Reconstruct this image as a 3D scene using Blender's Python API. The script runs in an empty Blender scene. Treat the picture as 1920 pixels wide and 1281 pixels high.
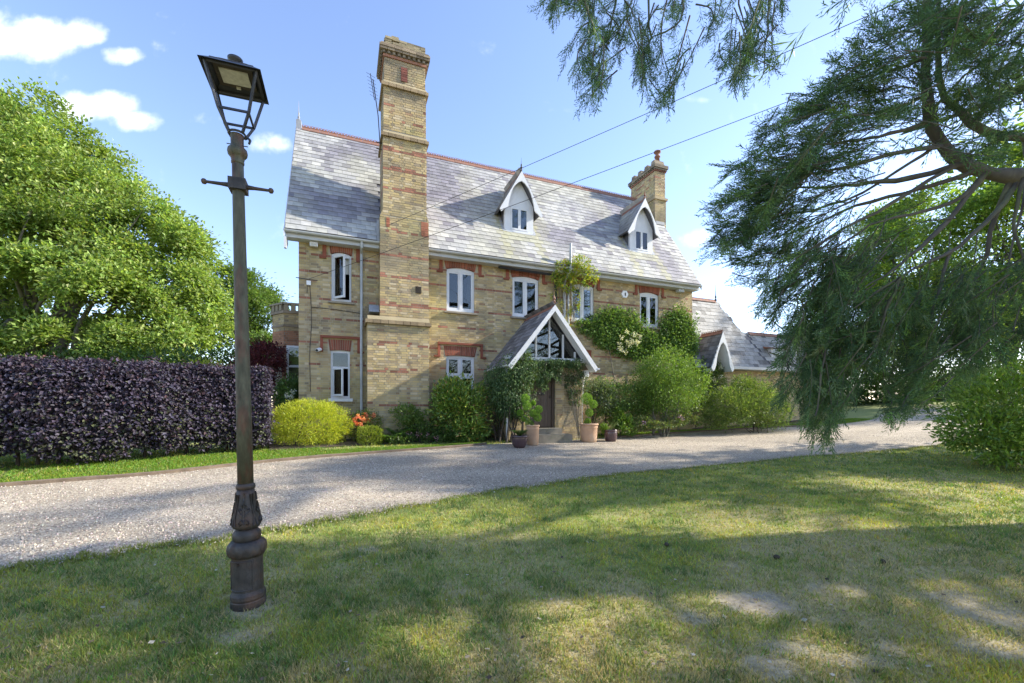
import bpy, math, random
import numpy as np
from mathutils import Vector, Matrix

random.seed(7)
rng = np.random.default_rng(11)
scene = bpy.context.scene
col_main = scene.collection

# ------------------------------------------------------------------ camera
FPX, HY, EYE = 800.0, 765.0, 1.6          # focal length in photo pixels, horizon row, eye height
cam_data = bpy.data.cameras.new("camera")
cam_data.sensor_width = 36.0
cam_data.lens = 36.0 * FPX / 1920.0
cam_data.shift_y = (HY - 640.5) / 1920.0
cam_data.clip_start = 0.05
cam_data.clip_end = 3000.0
cam = bpy.data.objects.new("camera", cam_data)
col_main.objects.link(cam)
cam.location = (0, 0, EYE)
cam.rotation_euler = (math.radians(90), 0, 0)
scene.camera = cam

# ------------------------------------------------------------------ sky and sun
SUN = Vector((2.845, 0.525, 1.66)).normalized()          # towards the sun
SUN_EL = math.asin(SUN.z)
SUN_AZ = math.atan2(SUN.x, SUN.y)
world = bpy.data.worlds.new("World")
scene.world = world
world.use_nodes = True
wn = world.node_tree
wn.nodes.clear()


def wnode(t, **k):
    n = wn.nodes.new(t)
    for a, b in k.items():
        setattr(n, a, b)
    return n


def wmath(op, a, b=None, c=None):
    n = wnode("ShaderNodeMath", operation=op)
    for i, v in enumerate((a, b, c)):
        if v is None:
            continue
        if isinstance(v, (int, float)):
            n.inputs[i].default_value = v
        else:
            wn.links.new(v, n.inputs[i])
    return n.outputs[0]


out = wnode("ShaderNodeOutputWorld")
bg = wnode("ShaderNodeBackground")
bg.inputs[1].default_value = 0.135
sky = wnode("ShaderNodeTexSky", sky_type="NISHITA")
sky.sun_disc = False
sky.sun_elevation = SUN_EL
sky.sun_rotation = SUN_AZ
sky.air_density = 1.0
sky.dust_density = 0.25
sky.ozone_density = 3.0
geo_n = wnode("ShaderNodeTexCoord")
sep = wnode("ShaderNodeSeparateXYZ")
wn.links.new(geo_n.outputs["Generated"], sep.inputs[0])
dx, dy, dz = sep.outputs
# cloud plane coordinates (direction projected on a flat cloud deck seen towards +Y)
ymax = wmath("MAXIMUM", dy, 0.05)
cu = wmath("DIVIDE", dx, ymax)
cv = wmath("DIVIDE", dz, ymax)
comb = wnode("ShaderNodeCombineXYZ")
wn.links.new(cu, comb.inputs[0])
wn.links.new(cv, comb.inputs[1])
noi = wnode("ShaderNodeTexNoise")
noi.inputs["Scale"].default_value = 8.0
noi.inputs["Detail"].default_value = 9.0
noi.inputs["Roughness"].default_value = 0.55
wn.links.new(comb.outputs[0], noi.inputs["Vector"])
nfac = noi.outputs["Fac"]
total = None
for (cx, cy, rx, ry, amp) in [
    (35, 70, 140, 46, 1.1), (155, 60, 60, 32, 1.0), (-60, 60, 120, 60, 1.0), (225, 103, 45, 22, .85),
    (200, 202, 98, 38, 1.1), (240, 222, 84, 28, 1.0), (370, 222, 50, 18, .5), (510, 270, 45, 22, .5),
    (1300, 185, 40, 10, .4), (1290, 450, 40, 18, .25)]:
    u0, v0 = (cx - 960) / FPX, (HY - cy) / FPX
    a = wmath("DIVIDE", wmath("SUBTRACT", cu, u0), rx / FPX)
    b = wmath("DIVIDE", wmath("SUBTRACT", cv, v0), ry / FPX)
    r2 = wmath("ADD", wmath("MULTIPLY", a, a), wmath("MULTIPLY", b, b))
    m = wmath("MULTIPLY", wmath("SUBTRACT", 1.0, r2), amp)
    m = wmath("MAXIMUM", m, -0.4)
    total = m if total is None else wmath("MAXIMUM", total, m)
dens = wmath("ADD", wmath("MULTIPLY", wmath("SUBTRACT", nfac, 0.5), 3.4), total)
mr = wnode("ShaderNodeMapRange", interpolation_type="SMOOTHSTEP")
mr.inputs[1].default_value = 0.05
mr.inputs[2].default_value = 1.25
wn.links.new(dens, mr.inputs[0])
front = wmath("GREATER_THAN", dy, 0.05)
cfac = wmath("MULTIPLY", wmath("MULTIPLY", mr.outputs[0], front), 0.92)
mixc = wnode("ShaderNodeMix", data_type="RGBA")
wn.links.new(cfac, mixc.inputs[0])
wb = wnode("ShaderNodeVectorMath", operation="MULTIPLY")          # camera white balance of the sky light
wb.inputs[1].default_value = (1.04, 0.92, 0.93)
wn.links.new(sky.outputs[0], wb.inputs[0])
wn.links.new(wb.outputs[0], mixc.inputs[6])
mixc.inputs[7].default_value = (4.3, 4.4, 4.6, 1)
wn.links.new(mixc.outputs[2], bg.inputs[0])
wn.links.new(bg.outputs[0], out.inputs[0])

sun_data = bpy.data.lights.new("sun", "SUN")
sun_data.energy = 3.2
sun_data.angle = math.radians(0.9)
sun_data.color = (1.0, 0.93, 0.80)
sun = bpy.data.objects.new("sun", sun_data)
col_main.objects.link(sun)
sun.rotation_euler = SUN.to_track_quat("Z", "Y").to_euler()

scene.view_settings.view_transform = "Standard"
scene.view_settings.look = "None"
scene.view_settings.exposure = 1.72
scene.view_settings.gamma = 1.0
scene.cycles.max_bounces = 6
scene.cycles.transparent_max_bounces = 8
scene.cycles.use_denoising = True

# ------------------------------------------------------------------ frames and projections
TH = math.atan2(800.0, 2040.0)             # the facade's turn about z
UX, UY = math.cos(TH), math.sin(TH)
P0X, P0Y, ZB = -6.5, 13.0, 0.6             # the house's front corner


def house(X, Y, Z):
    return np.array([P0X + X * UX - Y * UY, P0Y + X * UY + Y * UX, Z])


def local_xy(x, y):
    return (x - P0X) * UX + (y - P0Y) * UY, -(x - P0X) * UY + (y - P0Y) * UX


def facade(px, py, Y=0.0):
    """pixel -> house coordinates on the plane at depth Y"""
    r = (px - 960) / FPX
    # t*(r,1) = P0 + X u + Y n
    bx, by = P0X - Y * UY, P0Y + Y * UX
    X = (r * by - bx) / (UX - r * UY)
    t = by + X * UY
    return X, EYE + (HY - py) / FPX * t, t


def sp(t, k):
    return k * np.logaddexp(0, t / k)


def terr(x, y):
    x = np.asarray(x, float); y = np.asarray(y, float)
    q = -x * UY + y * UX
    X, _ = local_xy(x, y)
    a = q - 4.0
    z = 0.063 * (a - sp(a - 9.6, 0.4)) + 0.062 * (sp(X - 18, 2.5) - sp(X - 50, 4))
    return z + 0.02 * sp(-a - 3, .5) + 0.02 * np.sin(x * 0.9 + 1) * np.sin(y * 0.7)* np.clip((6 - np.abs(a)) / 6, 0, 1)


def gp(px, py):
    """pixel -> point on the ground"""
    r, s = (px - 960) / FPX, (HY - py) / FPX
    lo, hi = 1.0, 400.0
    ts = np.geomspace(1.0, 400, 600)
    f = EYE + s * ts - terr(r * ts, ts)
    i = np.argmax(f < 0)
    if not (f < 0).any():
        return np.array([r * 60, 60.0, float(terr(r * 60, 60.0))])
    lo, hi = ts[max(i - 1, 0)], ts[i]
    for _ in range(30):
        m = (lo + hi) / 2
        if EYE + s * m - terr(r * m, m) < 0:
            hi = m
        else:
            lo = m
    return np.array([r * lo, lo, float(terr(r * lo, lo))])


def at(px, py, d):
    return np.array([(px - 960) / FPX * d, d, EYE + (HY - py) / FPX * d])


def unit(v):
    return v / (np.linalg.norm(v, axis=-1, keepdims=True) + 1e-9)


def vnoise(x, y, seed=0):
    x = np.asarray(x, float); y = np.asarray(y, float)
    ix = np.floor(x).astype(np.int64); iy = np.floor(y).astype(np.int64)
    fx, fy = x - ix, y - iy
    fx = fx * fx * (3 - 2 * fx); fy = fy * fy * (3 - 2 * fy)

    def h(a, b):
        v = (a * 374761393 + b * 668265263 + seed * 974634777) & 0xffffffff
        v = ((v ^ (v >> 13)) * 1274126177) & 0xffffffff
        return ((v ^ (v >> 16)) & 0xffff) / 65535.0
    return (h(ix, iy) * (1 - fx) + h(ix + 1, iy) * fx) * (1 - fy) + (h(ix, iy + 1) * (1 - fx) + h(ix + 1, iy + 1) * fx) * fy


def fbm(x, y, seed=0, o=4):
    s, a, t = 0, .5, 0
    for i in range(o):
        s = s + a * vnoise(x * 2 ** i, y * 2 ** i, seed + i * 17); t += a; a *= .55
    return s / t


# ------------------------------------------------------------------ mesh builder
class MB:
    def __init__(self):
        self.v, self.f, self.n = [], [], 0

    def add(self, V, Fc, C=None):
        V = np.asarray(V, float).reshape(-1, 3)
        Fc = np.asarray(Fc, np.int64)
        if Fc.ndim == 1:
            Fc = Fc[None]
        if C is None:
            C = np.ones((len(Fc), 3))
        C = np.asarray(C, float)
        if C.ndim == 1:
            C = np.repeat(C[None], len(Fc), 0)
        self.v.append(V); self.f.append((Fc + self.n, C)); self.n += len(V)

    def boxes(self, lo, hi, C=None, faces=(0, 1, 2, 3, 4, 5)):
        lo = np.atleast_2d(np.asarray(lo, float)); hi = np.atleast_2d(np.asarray(hi, float))
        n = len(lo)
        V = np.empty((n, 8, 3))
        for i in range(8):
            for k in range(3):
                V[:, i, k] = hi[:, k] if (i >> k) & 1 else lo[:, k]
        Q = np.array([[0, 2, 3, 1], [4, 5, 7, 6], [0, 1, 5, 4], [2, 6, 7, 3], [0, 4, 6, 2], [1, 3, 7, 5]])[list(faces)]
        Fc = (Q[None] + 8 * np.arange(n)[:, None, None]).reshape(-1, 4)
        if C is not None:
            C = np.repeat(np.atleast_2d(np.asarray(C, float)), len(Q), 0) if np.ndim(C) > 1 else C
        self.add(V.reshape(-1, 3), Fc, C)
        return self

    def box(self, x0, x1, y0, y1, z0, z1, C=None):
        return self.boxes([[x0, y0, z0]], [[x1, y1, z1]], C)

    def obox(self, c, ax, h, C=None):
        """oriented boxes: c (n,3), ax (3,3) rows are axes or (n,3,3), h (n,3) half sizes"""
        c = np.atleast_2d(np.asarray(c, float)); h = np.atleast_2d(np.asarray(h, float)); n = len(c)
        h = np.broadcast_to(h, (n, 3))
        ax = np.asarray(ax, float)
        if ax.ndim == 2:
            ax = np.broadcast_to(ax, (n, 3, 3))
        V = np.empty((n, 8, 3))
        for i in range(8):
            s = np.array([1 if (i >> k) & 1 else -1 for k in range(3)])
            V[:, i] = c + np.einsum("nk,nkj->nj", h * s, ax)
        Q = np.array([[0, 2, 3, 1], [4, 5, 7, 6], [0, 1, 5, 4], [2, 6, 7, 3], [0, 4, 6, 2], [1, 3, 7, 5]])
        Fc = (Q[None] + 8 * np.arange(n)[:, None, None]).reshape(-1, 4)
        if C is not None and np.ndim(C) > 1:
            C = np.repeat(np.asarray(C, float), 6, 0)
        self.add(V.reshape(-1, 3), Fc, C)
        return self

    def bar(self, a, b, w, h, C=None, up=(0, 0, 1)):
        a, b = np.asarray(a, float), np.asarray(b, float)
        d = b - a; L = np.linalg.norm(d); d = d / L
        s = np.cross(d, up); s = s / np.linalg.norm(s); t = np.cross(s, d)
        return self.obox([(a + b) / 2], np.array([d, s, t]), [[L / 2, w / 2, h / 2]], C)

    def prism(self, poly, org, e1, e2, e3, th, C=None):
        """2d polygon (along e1, e2) extruded by th along e3"""
        p = np.asarray(poly, float); n = len(p)
        org, e1, e2, e3 = (np.asarray(k, float) for k in (org, e1, e2, e3))
        A = org + p[:, :1] * e1 + p[:, 1:] * e2
        V = np.vstack([A, A + e3 * th])
        self.add(V, np.arange(n)[::-1], C)
        self.f.append((np.arange(n)[None] + n + self.n - 2 * n, np.ones((1, 3)) if C is None else np.atleast_2d(C)))
        S = np.array([[i, (i + 1) % n, n + (i + 1) % n, n + i] for i in range(n)]) + self.n - 2 * n
        self.f.append((S, np.ones((n, 3)) if C is None else np.repeat(np.atleast_2d(C), n, 0)))
        return self

    def tube(self, pts, rad, sides=6, C=None, cap=True):
        pts = np.asarray(pts, float); n = len(pts)
        rad = np.broadcast_to(np.asarray(rad, float), (n,))
        T = np.gradient(pts, axis=0); T /= np.linalg.norm(T, axis=1)[:, None] + 1e-9
        ref = np.array([0, 0, 1.0]) if abs(T[0, 2]) < .8 else np.array([1.0, 0, 0])
        a = np.cross(T, ref); a /= np.linalg.norm(a, axis=1)[:, None] + 1e-9
        b = np.cross(T, a)
        ang = np.arange(sides) * 2 * np.pi / sides
        V = pts[:, None] + rad[:, None, None] * (np.cos(ang)[None, :, None] * a[:, None] + np.sin(ang)[None, :, None] * b[:, None])
        i = np.arange(n - 1)[:, None] * sides; j = np.arange(sides)[None]; j2 = (j + 1) % sides
        Fc = np.stack([i + j, i + j2, i + sides + j2, i + sides + j], -1).reshape(-1, 4)
        self.add(V.reshape(-1, 3), Fc, C)
        if cap:
            b0 = self.n - n * sides
            c3 = np.ones((1, 3)) if C is None else np.atleast_2d(C)[:1]
            self.f.append(((b0 + np.arange(sides))[None], c3)); self.f.append(((b0 + (n - 1) * sides + np.arange(sides))[::-1][None], c3))
        return self

    def lathe(self, prof, org=(0, 0, 0), segs=20, C=None, flute=None):
        prof = np.asarray(prof, float); n = len(prof)
        ang = np.arange(segs) * 2 * np.pi / segs
        r = prof[:, 0][:, None] * np.ones(segs)
        if flute:
            k, amp, z0, z1 = flute
            w = ((prof[:, 1] > z0) & (prof[:, 1] < z1))[:, None]
            r = r * (1 + w * amp * np.abs(np.sin(ang * k / 2))[None])
        V = np.stack([r * np.cos(ang), r * np.sin(ang), prof[:, 1][:, None] * np.ones(segs)], -1) + np.asarray(org)
        i = np.arange(n - 1)[:, None] * segs; j = np.arange(segs)[None]; j2 = (j + 1) % segs
        Fc = np.stack([i + j, i + j2, i + segs + j2, i + segs + j], -1).reshape(-1, 4)
        self.add(V.reshape(-1, 3), Fc, C)
        b0 = self.n - n * segs
        self.f.append(((b0 + np.arange(segs))[::-1][None], np.ones((1, 3)))); self.f.append(((b0 + (n - 1) * segs + np.arange(segs))[None], np.ones((1, 3))))
        return self

    def build(self, name, mat, parent=None, org=(0, 0, 0), smooth=False, loc=None):
        V = np.vstack(self.v) - np.asarray(org, float)
        me = bpy.data.meshes.new(name)
        me.vertices.add(len(V)); me.vertices.foreach_set("co", V.astype(np.float32).ravel())
        ks = [f.shape[1] for f, _ in self.f for _i in range(len(f))]
        loops = np.concatenate([f.ravel() for f, _ in self.f])
        cols = np.vstack([c for _, c in self.f])
        ks = np.array(ks)
        me.loops.add(len(loops)); me.loops.foreach_set("vertex_index", loops.astype(np.int32))
        me.polygons.add(len(ks))
        me.polygons.foreach_set("loop_start", np.concatenate([[0], np.cumsum(ks)[:-1]]).astype(np.int32))
        me.update(calc_edges=True)
        at_ = me.attributes.new("Col", "FLOAT_COLOR", "FACE")
        at_.data.foreach_set("color", np.hstack([cols, np.ones((len(cols), 1))]).astype(np.float32).ravel())
        me.polygons.foreach_set("use_smooth", np.full(len(ks), bool(smooth)))
        me.materials.append(mat)
        o = bpy.data.objects.new(name, me)
        col_main.objects.link(o)
        if parent is not None:
            o.parent = parent
        if loc is not None:
            o.location = loc
        return o


def tag(o, label=None, cat=None, group=None, kind=None):
    for k, v in (("label", label), ("category", cat), ("group", group), ("kind", kind)):
        if v:
            o[k] = v
    return o


def empty(name, loc, label=None, cat=None, group=None, rz=0.0, parent=None):
    o = bpy.data.objects.new(name, None)
    o.empty_display_size = .2
    col_main.objects.link(o)
    o.location = loc; o.rotation_euler = (0, 0, rz)
    if parent is not None:
        o.parent = parent
    return tag(o, label, cat, group)


def copy_tree(o, parent=None, off=(0, 0, 0)):
    c = o.copy(); col_main.objects.link(c); c.parent = parent
    c.location = Vector(o.location) + Vector(off)
    for ch in [k for k in bpy.data.objects if k.parent is o]:
        copy_tree(ch, c)
    return c


# ------------------------------------------------------------------ materials
def pmat(name, col=(.5, .5, .5), rough=.6, metal=0.0, var=.15, vscale=6.0, bump=0.0, bscale=40.0, usecol=False, spec=.4,
         col2=None, c2scale=1.5, c2lo=.45, c2hi=.65, stretch=None):
    m = bpy.data.materials.new(name); m.use_nodes = True
    nt = m.node_tree; N = nt.nodes; Lk = nt.links
    b = N["Principled BSDF"]
    b.inputs["Roughness"].default_value = rough; b.inputs["Metallic"].default_value = metal
    b.inputs["Specular IOR Level"].default_value = spec
    tc = N.new("ShaderNodeTexCoord"); vec = tc.outputs["Object"]
    if stretch:
        mp = N.new("ShaderNodeMapping"); mp.inputs["Scale"].default_value = stretch
        Lk.new(vec, mp.inputs[0]); vec = mp.outputs[0]
    base = None
    if usecol:
        a = N.new("ShaderNodeAttribute"); a.attribute_name = "Col"
        oi = N.new("ShaderNodeObjectInfo")
        mx = N.new("ShaderNodeMix"); mx.data_type = "RGBA"; mx.blend_type = "MULTIPLY"; mx.inputs[0].default_value = 1
        Lk.new(a.outputs["Color"], mx.inputs[6]); Lk.new(oi.outputs["Color"], mx.inputs[7])
        base = mx.outputs[2]
        m2 = N.new("ShaderNodeMix"); m2.data_type = "RGBA"; m2.blend_type = "MULTIPLY"; m2.inputs[0].default_value = 1
        Lk.new(base, m2.inputs[6]); m2.inputs[7].default_value = (*col, 1); base = m2.outputs[2]
    else:
        rgb = N.new("ShaderNodeRGB"); rgb.outputs[0].default_value = (*col, 1); base = rgb.outputs[0]
    if col2:
        n2 = N.new("ShaderNodeTexNoise"); n2.inputs["Scale"].default_value = c2scale; n2.inputs["Detail"].default_value = 6
        n2.inputs["Roughness"].default_value = .65
        Lk.new(vec, n2.inputs["Vector"])
        r2 = N.new("ShaderNodeMapRange"); r2.inputs[1].default_value = c2lo; r2.inputs[2].default_value = c2hi
        Lk.new(n2.outputs["Fac"], r2.inputs[0])
        mx = N.new("ShaderNodeMix"); mx.data_type = "RGBA"
        Lk.new(r2.outputs[0], mx.inputs[0]); Lk.new(base, mx.inputs[6]); mx.inputs[7].default_value = (*col2, 1)
        base = mx.outputs[2]
    if var:
        nz = N.new("ShaderNodeTexNoise"); nz.inputs["Scale"].default_value = vscale; nz.inputs["Detail"].default_value = 8
        nz.inputs["Roughness"].default_value = .6
        Lk.new(vec, nz.inputs["Vector"])
        r = N.new("ShaderNodeMapRange"); r.inputs[1].default_value = .25; r.inputs[2].default_value = .75
        r.inputs[3].default_value = 1 - var; r.inputs[4].default_value = 1 + var
        Lk.new(nz.outputs["Fac"], r.inputs[0])
        vm = N.new("ShaderNodeVectorMath"); vm.operation = "SCALE"
        Lk.new(base, vm.inputs[0]); Lk.new(r.outputs[0], vm.inputs[3]); base = vm.outputs[0]
    Lk.new(base, b.inputs["Base Color"])
    if bump:
        nb = N.new("ShaderNodeTexNoise"); nb.inputs["Scale"].default_value = bscale; nb.inputs["Detail"].default_value = 5
        Lk.new(vec, nb.inputs["Vector"])
        bp = N.new("ShaderNodeBump"); bp.inputs["Strength"].default_value = bump; bp.inputs["Distance"].default_value = .01
        Lk.new(nb.outputs["Fac"], bp.inputs["Height"]); Lk.new(bp.outputs[0], b.inputs["Normal"])
    return m


def leafmat(name, trans=.35, rough=.45, tcol=(1.25, 1.2, .55), spec=.35):
    m = bpy.data.materials.new(name); m.use_nodes = True
    nt = m.node_tree; N = nt.nodes; Lk = nt.links
    b = N["Principled BSDF"]; b.inputs["Roughness"].default_value = rough; b.inputs["Specular IOR Level"].default_value = spec
    a = N.new("ShaderNodeAttribute"); a.attribute_name = "Col"
    Lk.new(a.outputs["Color"], b.inputs["Base Color"])
    t = N.new("ShaderNodeBsdfTranslucent")
    mm = N.new("ShaderNodeVectorMath"); mm.operation = "MULTIPLY"; mm.inputs[1].default_value = tcol
    Lk.new(a.outputs["Color"], mm.inputs[0]); Lk.new(mm.outputs[0], t.inputs[0])
    mx = N.new("ShaderNodeMixShader"); mx.inputs[0].default_value = trans
    Lk.new(b.outputs[0], mx.inputs[1]); Lk.new(t.outputs[0], mx.inputs[2])
    Lk.new(mx.outputs[0], N["Material Output"].inputs[0])
    return m


M = {}
M["brick"] = pmat("brick", (1, 1, 1), .85, usecol=True, var=.28, vscale=1.3, bump=.35, bscale=60)
M["mortar"] = pmat("mortar", (.40, .36, .27), .9, var=.2, vscale=3)
M["slate"] = pmat("slate", (.92, .915, .88), .68, usecol=True, var=.25, vscale=4, bump=.25, bscale=30, spec=.5)
M["slate_bed"] = pmat("slate_bed", (.10, .10, .115), .7)
M["terracotta"] = pmat("terracotta", (.25, .115, .078), .75, var=.35, vscale=5, bump=.2, col2=(.20, .15, .11), c2lo=.5, c2hi=.7)
M["white"] = pmat("white_paint", (.66, .67, .69), .4, var=.08, vscale=4)
M["gutter"] = pmat("gutter_paint", (.50, .51, .52), .45, var=.15, vscale=3, col2=(.42, .43, .38), c2lo=.5, c2hi=.75)
M["stone"] = pmat("sill_stone", (.30, .26, .20), .85, var=.25, vscale=6, bump=.3)
M["stepstone"] = pmat("step_stone", (.22, .20, .16), .9, var=.3, vscale=5, bump=.4, col2=(.12, .13, .07), c2lo=.5, c2hi=.7)
M["dark"] = pmat("interior", (.035, .03, .027), .9, var=.4, vscale=2)
M["curtain"] = pmat("curtain", (.16, .13, .10), .9, var=.4, vscale=3, stretch=(20, 20, .3))
M["blind"] = pmat("blind", (.62, .60, .55), .8, var=.05)
M["cheek"] = pmat("cheek_slate", (.10, .105, .12), .6, var=.3)
M["lead"] = pmat("lead", (.30, .31, .33), .5, var=.2)
M["door"] = pmat("oak_door", (.115, .085, .065), .65, var=.35, vscale=3, stretch=(12, 12, .6), bump=.3)
M["pot_terra"] = pmat("pot_terracotta", (.52, .33, .21), .8, var=.15, vscale=4, bump=.2, col2=(.50, .40, .31), c2lo=.5, c2hi=.7)
M["pot_glaze"] = pmat("pot_glaze", (.075, .045, .05), .22, var=.2, spec=.6)
M["soil"] = pmat("soil", (.055, .042, .03), .95, var=.5, vscale=9, bump=.8, bscale=25)
M["bark"] = pmat("bark", (.095, .085, .072), .9, var=.4, vscale=6, bump=.8, bscale=14, stretch=(1, 1, .35), col2=(.12, .13, .06), c2lo=.5, c2hi=.7)
M["bark_dark"] = pmat("bark_dark", (.06, .048, .035), .9, var=.4, vscale=8, bump=.5)
M["bark_grey"] = pmat("bark_grey", (.17, .15, .125), .9, var=.4, vscale=6, bump=.5, col2=(.10, .11, .07), c2lo=.45, c2hi=.7)
M["iron"] = pmat("cast_iron", (.050, .046, .042), .55, metal=.2, var=.6, vscale=12, bump=.35, bscale=60, col2=(.095, .055, .036), c2scale=5, c2lo=.46, c2hi=.66)
M["iron_green"] = pmat("iron_shaft", (.078, .078, .050), .6, metal=.1, var=.6, vscale=14, bump=.45, bscale=70, col2=(.105, .062, .042), c2scale=4.5, c2lo=.50, c2hi=.60, stretch=(1.6, 1.6, .5))
M["lampblack"] = pmat("lantern_paint", (.045, .048, .055), .4, metal=.3, var=.3, vscale=12, bump=.15)
M["lens"] = pmat("lamp_lens", (.50, .49, .42), .35, var=.25, vscale=30)
M["black"] = pmat("black_plastic", (.02, .02, .022), .5, var=.1)
M["whiteplastic"] = pmat("white_plastic", (.80, .80, .80), .4, var=.03)
M["pipe"] = pmat("grey_pipe", (.48, .50, .52), .45, var=.12, col2=(.35, .36, .34), c2lo=.5, c2hi=.75)
M["edging"] = pmat("edging", (.16, .12, .085), .9, var=.4, vscale=5, bump=.5)
M["leaf"] = leafmat("leaf")
M["leaf_oak"] = leafmat("leaf_oak", .45, .5)
M["leaf_gloss"] = leafmat("leaf_gloss", .22, .28, spec=.5)
M["leaf_purple"] = leafmat("leaf_purple", .2, .6, tcol=(1.3, .8, .8), spec=.25)
M["needle"] = leafmat("needle", .3, .5)
M["grass"] = leafmat("grass_blade", .35, .5)
M["petal"] = leafmat("petal", .3, .6, tcol=(1, 1, 1))

# glass: dark reflective pane that still lets the room behind show
g = bpy.data.materials.new("window_glass"); g.use_nodes = True
N = g.node_tree.nodes; Lk = g.node_tree.links
N.remove(N["Principled BSDF"])
tr = N.new("ShaderNodeBsdfTransparent"); tr.inputs[0].default_value = (.72, .75, .74, 1)
gl = N.new("ShaderNodeBsdfGlossy"); gl.inputs["Roughness"].default_value = .015
fr = N.new("ShaderNodeFresnel"); fr.inputs[0].default_value = 1.75
mx = N.new("ShaderNodeMixShader")
Lk.new(fr.outputs[0], mx.inputs[0]); Lk.new(tr.outputs[0], mx.inputs[1]); Lk.new(gl.outputs[0], mx.inputs[2])
nb = N.new("ShaderNodeTexNoise"); nb.inputs["Scale"].default_value = 2.5
bp = N.new("ShaderNodeBump"); bp.inputs["Strength"].default_value = .03
tcg = N.new("ShaderNodeTexCoord"); Lk.new(tcg.outputs["Object"], nb.inputs["Vector"])
Lk.new(nb.outputs["Fac"], bp.inputs["Height"]); Lk.new(bp.outputs[0], gl.inputs["Normal"])
Lk.new(mx.outputs[0], N["Material Output"].inputs[0])
M["glass"] = g

# brick-textured plain wall for the sides that face away
bm_ = pmat("side_brick", (.36, .28, .16), .9, var=.25, vscale=2, bump=.2)
M["sidebrick"] = bm_

# gravel: crushed stone, each stone its own shade
gm = bpy.data.materials.new("gravel"); gm.use_nodes = True
N = gm.node_tree.nodes; Lk = gm.node_tree.links; b = N["Principled BSDF"]; b.inputs["Roughness"].default_value = .9
tc = N.new("ShaderNodeTexCoord")
vo = N.new("ShaderNodeTexVoronoi"); vo.inputs["Scale"].default_value = 62
Lk.new(tc.outputs["Object"], vo.inputs["Vector"])
rp = N.new("ShaderNodeValToRGB"); e = rp.color_ramp.elements
e[0].position = 0; e[0].color = (.16, .125, .095, 1); e[1].position = 1; e[1].color = (.63, .555, .42, 1)
k = e.new(.35); k.color = (.36, .295, .215, 1); k = e.new(.7); k.color = (.475, .40, .30, 1)
sx = N.new("ShaderNodeSeparateColor"); Lk.new(vo.outputs["Color"], sx.inputs[0]); Lk.new(sx.outputs[0], rp.inputs[0])
nz = N.new("ShaderNodeTexNoise"); nz.inputs["Scale"].default_value = .55; nz.inputs["Detail"].default_value = 7
mp = N.new("ShaderNodeMapping"); mp.inputs["Rotation"].default_value = (0, 0, -.2); mp.inputs["Scale"].default_value = (.35, 1.5, 1)
Lk.new(tc.outputs["Object"], mp.inputs[0]); Lk.new(mp.outputs[0], nz.inputs["Vector"])
r = N.new("ShaderNodeMapRange"); r.inputs[1].default_value = .3; r.inputs[2].default_value = .7; r.inputs[3].default_value = .78; r.inputs[4].default_value = 1.15
Lk.new(nz.outputs["Fac"], r.inputs[0])
vm = N.new("ShaderNodeVectorMath"); vm.operation = "SCALE"; Lk.new(rp.outputs[0], vm.inputs[0]); Lk.new(r.outputs[0], vm.inputs[3])
atg = N.new("ShaderNodeAttribute"); atg.attribute_name = "Col"
vm2 = N.new("ShaderNodeVectorMath"); vm2.operation = "MULTIPLY"; Lk.new(vm.outputs[0], vm2.inputs[0]); Lk.new(atg.outputs["Color"], vm2.inputs[1])
Lk.new(vm2.outputs[0], b.inputs["Base Color"])
bp = N.new("ShaderNodeBump"); bp.inputs["Strength"].default_value = .9; bp.inputs["Distance"].default_value = .012
Lk.new(vo.outputs["Distance"], bp.inputs["Height"]); bp.invert = True; Lk.new(bp.outputs[0], b.inputs["Normal"])
M["gravel"] = gm
M["pebble"] = pmat("pebble", (1, 1, 1), .85, usecol=True, var=.1)

# turf under the blades
tm = pmat("turf", (1, 1, 1), .95, usecol=True, var=.35, vscale=14, bump=.8, bscale=60)
M["turf"] = tm

# ------------------------------------------------------------------ ground
NEAR_EDGE = [(-420, 1150), (-200, 1110), (0, 1071), (250, 1034), (500, 998), (700, 961), (960, 916), (1200, 886), (1500, 858), (1700, 842), (1790, 832),
             (1840, 812), (1850, 792), (1810, 770), (1740, 758)]
FAR_EDGE = [(-420, 955), (-200, 935), (0, 914), (300, 890), (520, 866), (700, 851), (850, 840), (945, 832), (1060, 826), (1165, 821), (1300, 811), (1440, 803),
            (1560, 797), (1640, 785), (1655, 777)]
NE = np.array([gp(*p) for p in NEAR_EDGE]); FE = np.array([gp(*p) for p in FAR_EDGE])
# the drive swings away behind the grass wedge
FE[-2:] = [gp(1640, 786), gp(1648, 778)]


def resample(P, n):
    d = np.concatenate([[0], np.cumsum(np.linalg.norm(np.diff(P[:, :2], axis=0), axis=1))])
    t = np.linspace(0, len(P) - 1, n)
    i = np.clip(t.astype(int), 0, len(P) - 2); f = (t - i)[:, None]
    A, B = P[i], P[i + 1]
    Pm, Pn = P[np.clip(i - 1, 0, None)], P[np.clip(i + 2, None, len(P) - 1)]
    return .5 * ((2 * A) + (-Pm + B) * f + (2 * Pm - 5 * A + 4 * B - Pn) * f ** 2 + (-Pm + 3 * A - 3 * B + Pn) * f ** 3)


NEs, FEs = resample(NE, 140), resample(FE, 140)
NEs[:, :2] += (np.stack([vnoise(np.arange(140) * 1.7, np.zeros(140), 4), vnoise(np.arange(140) * 1.9, np.ones(140), 6)], -1) - .5) * .16
drive_poly = np.vstack([NEs[:, :2] * .994 + FEs[:, :2] * .006, FEs[::-1, :2]])


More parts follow.
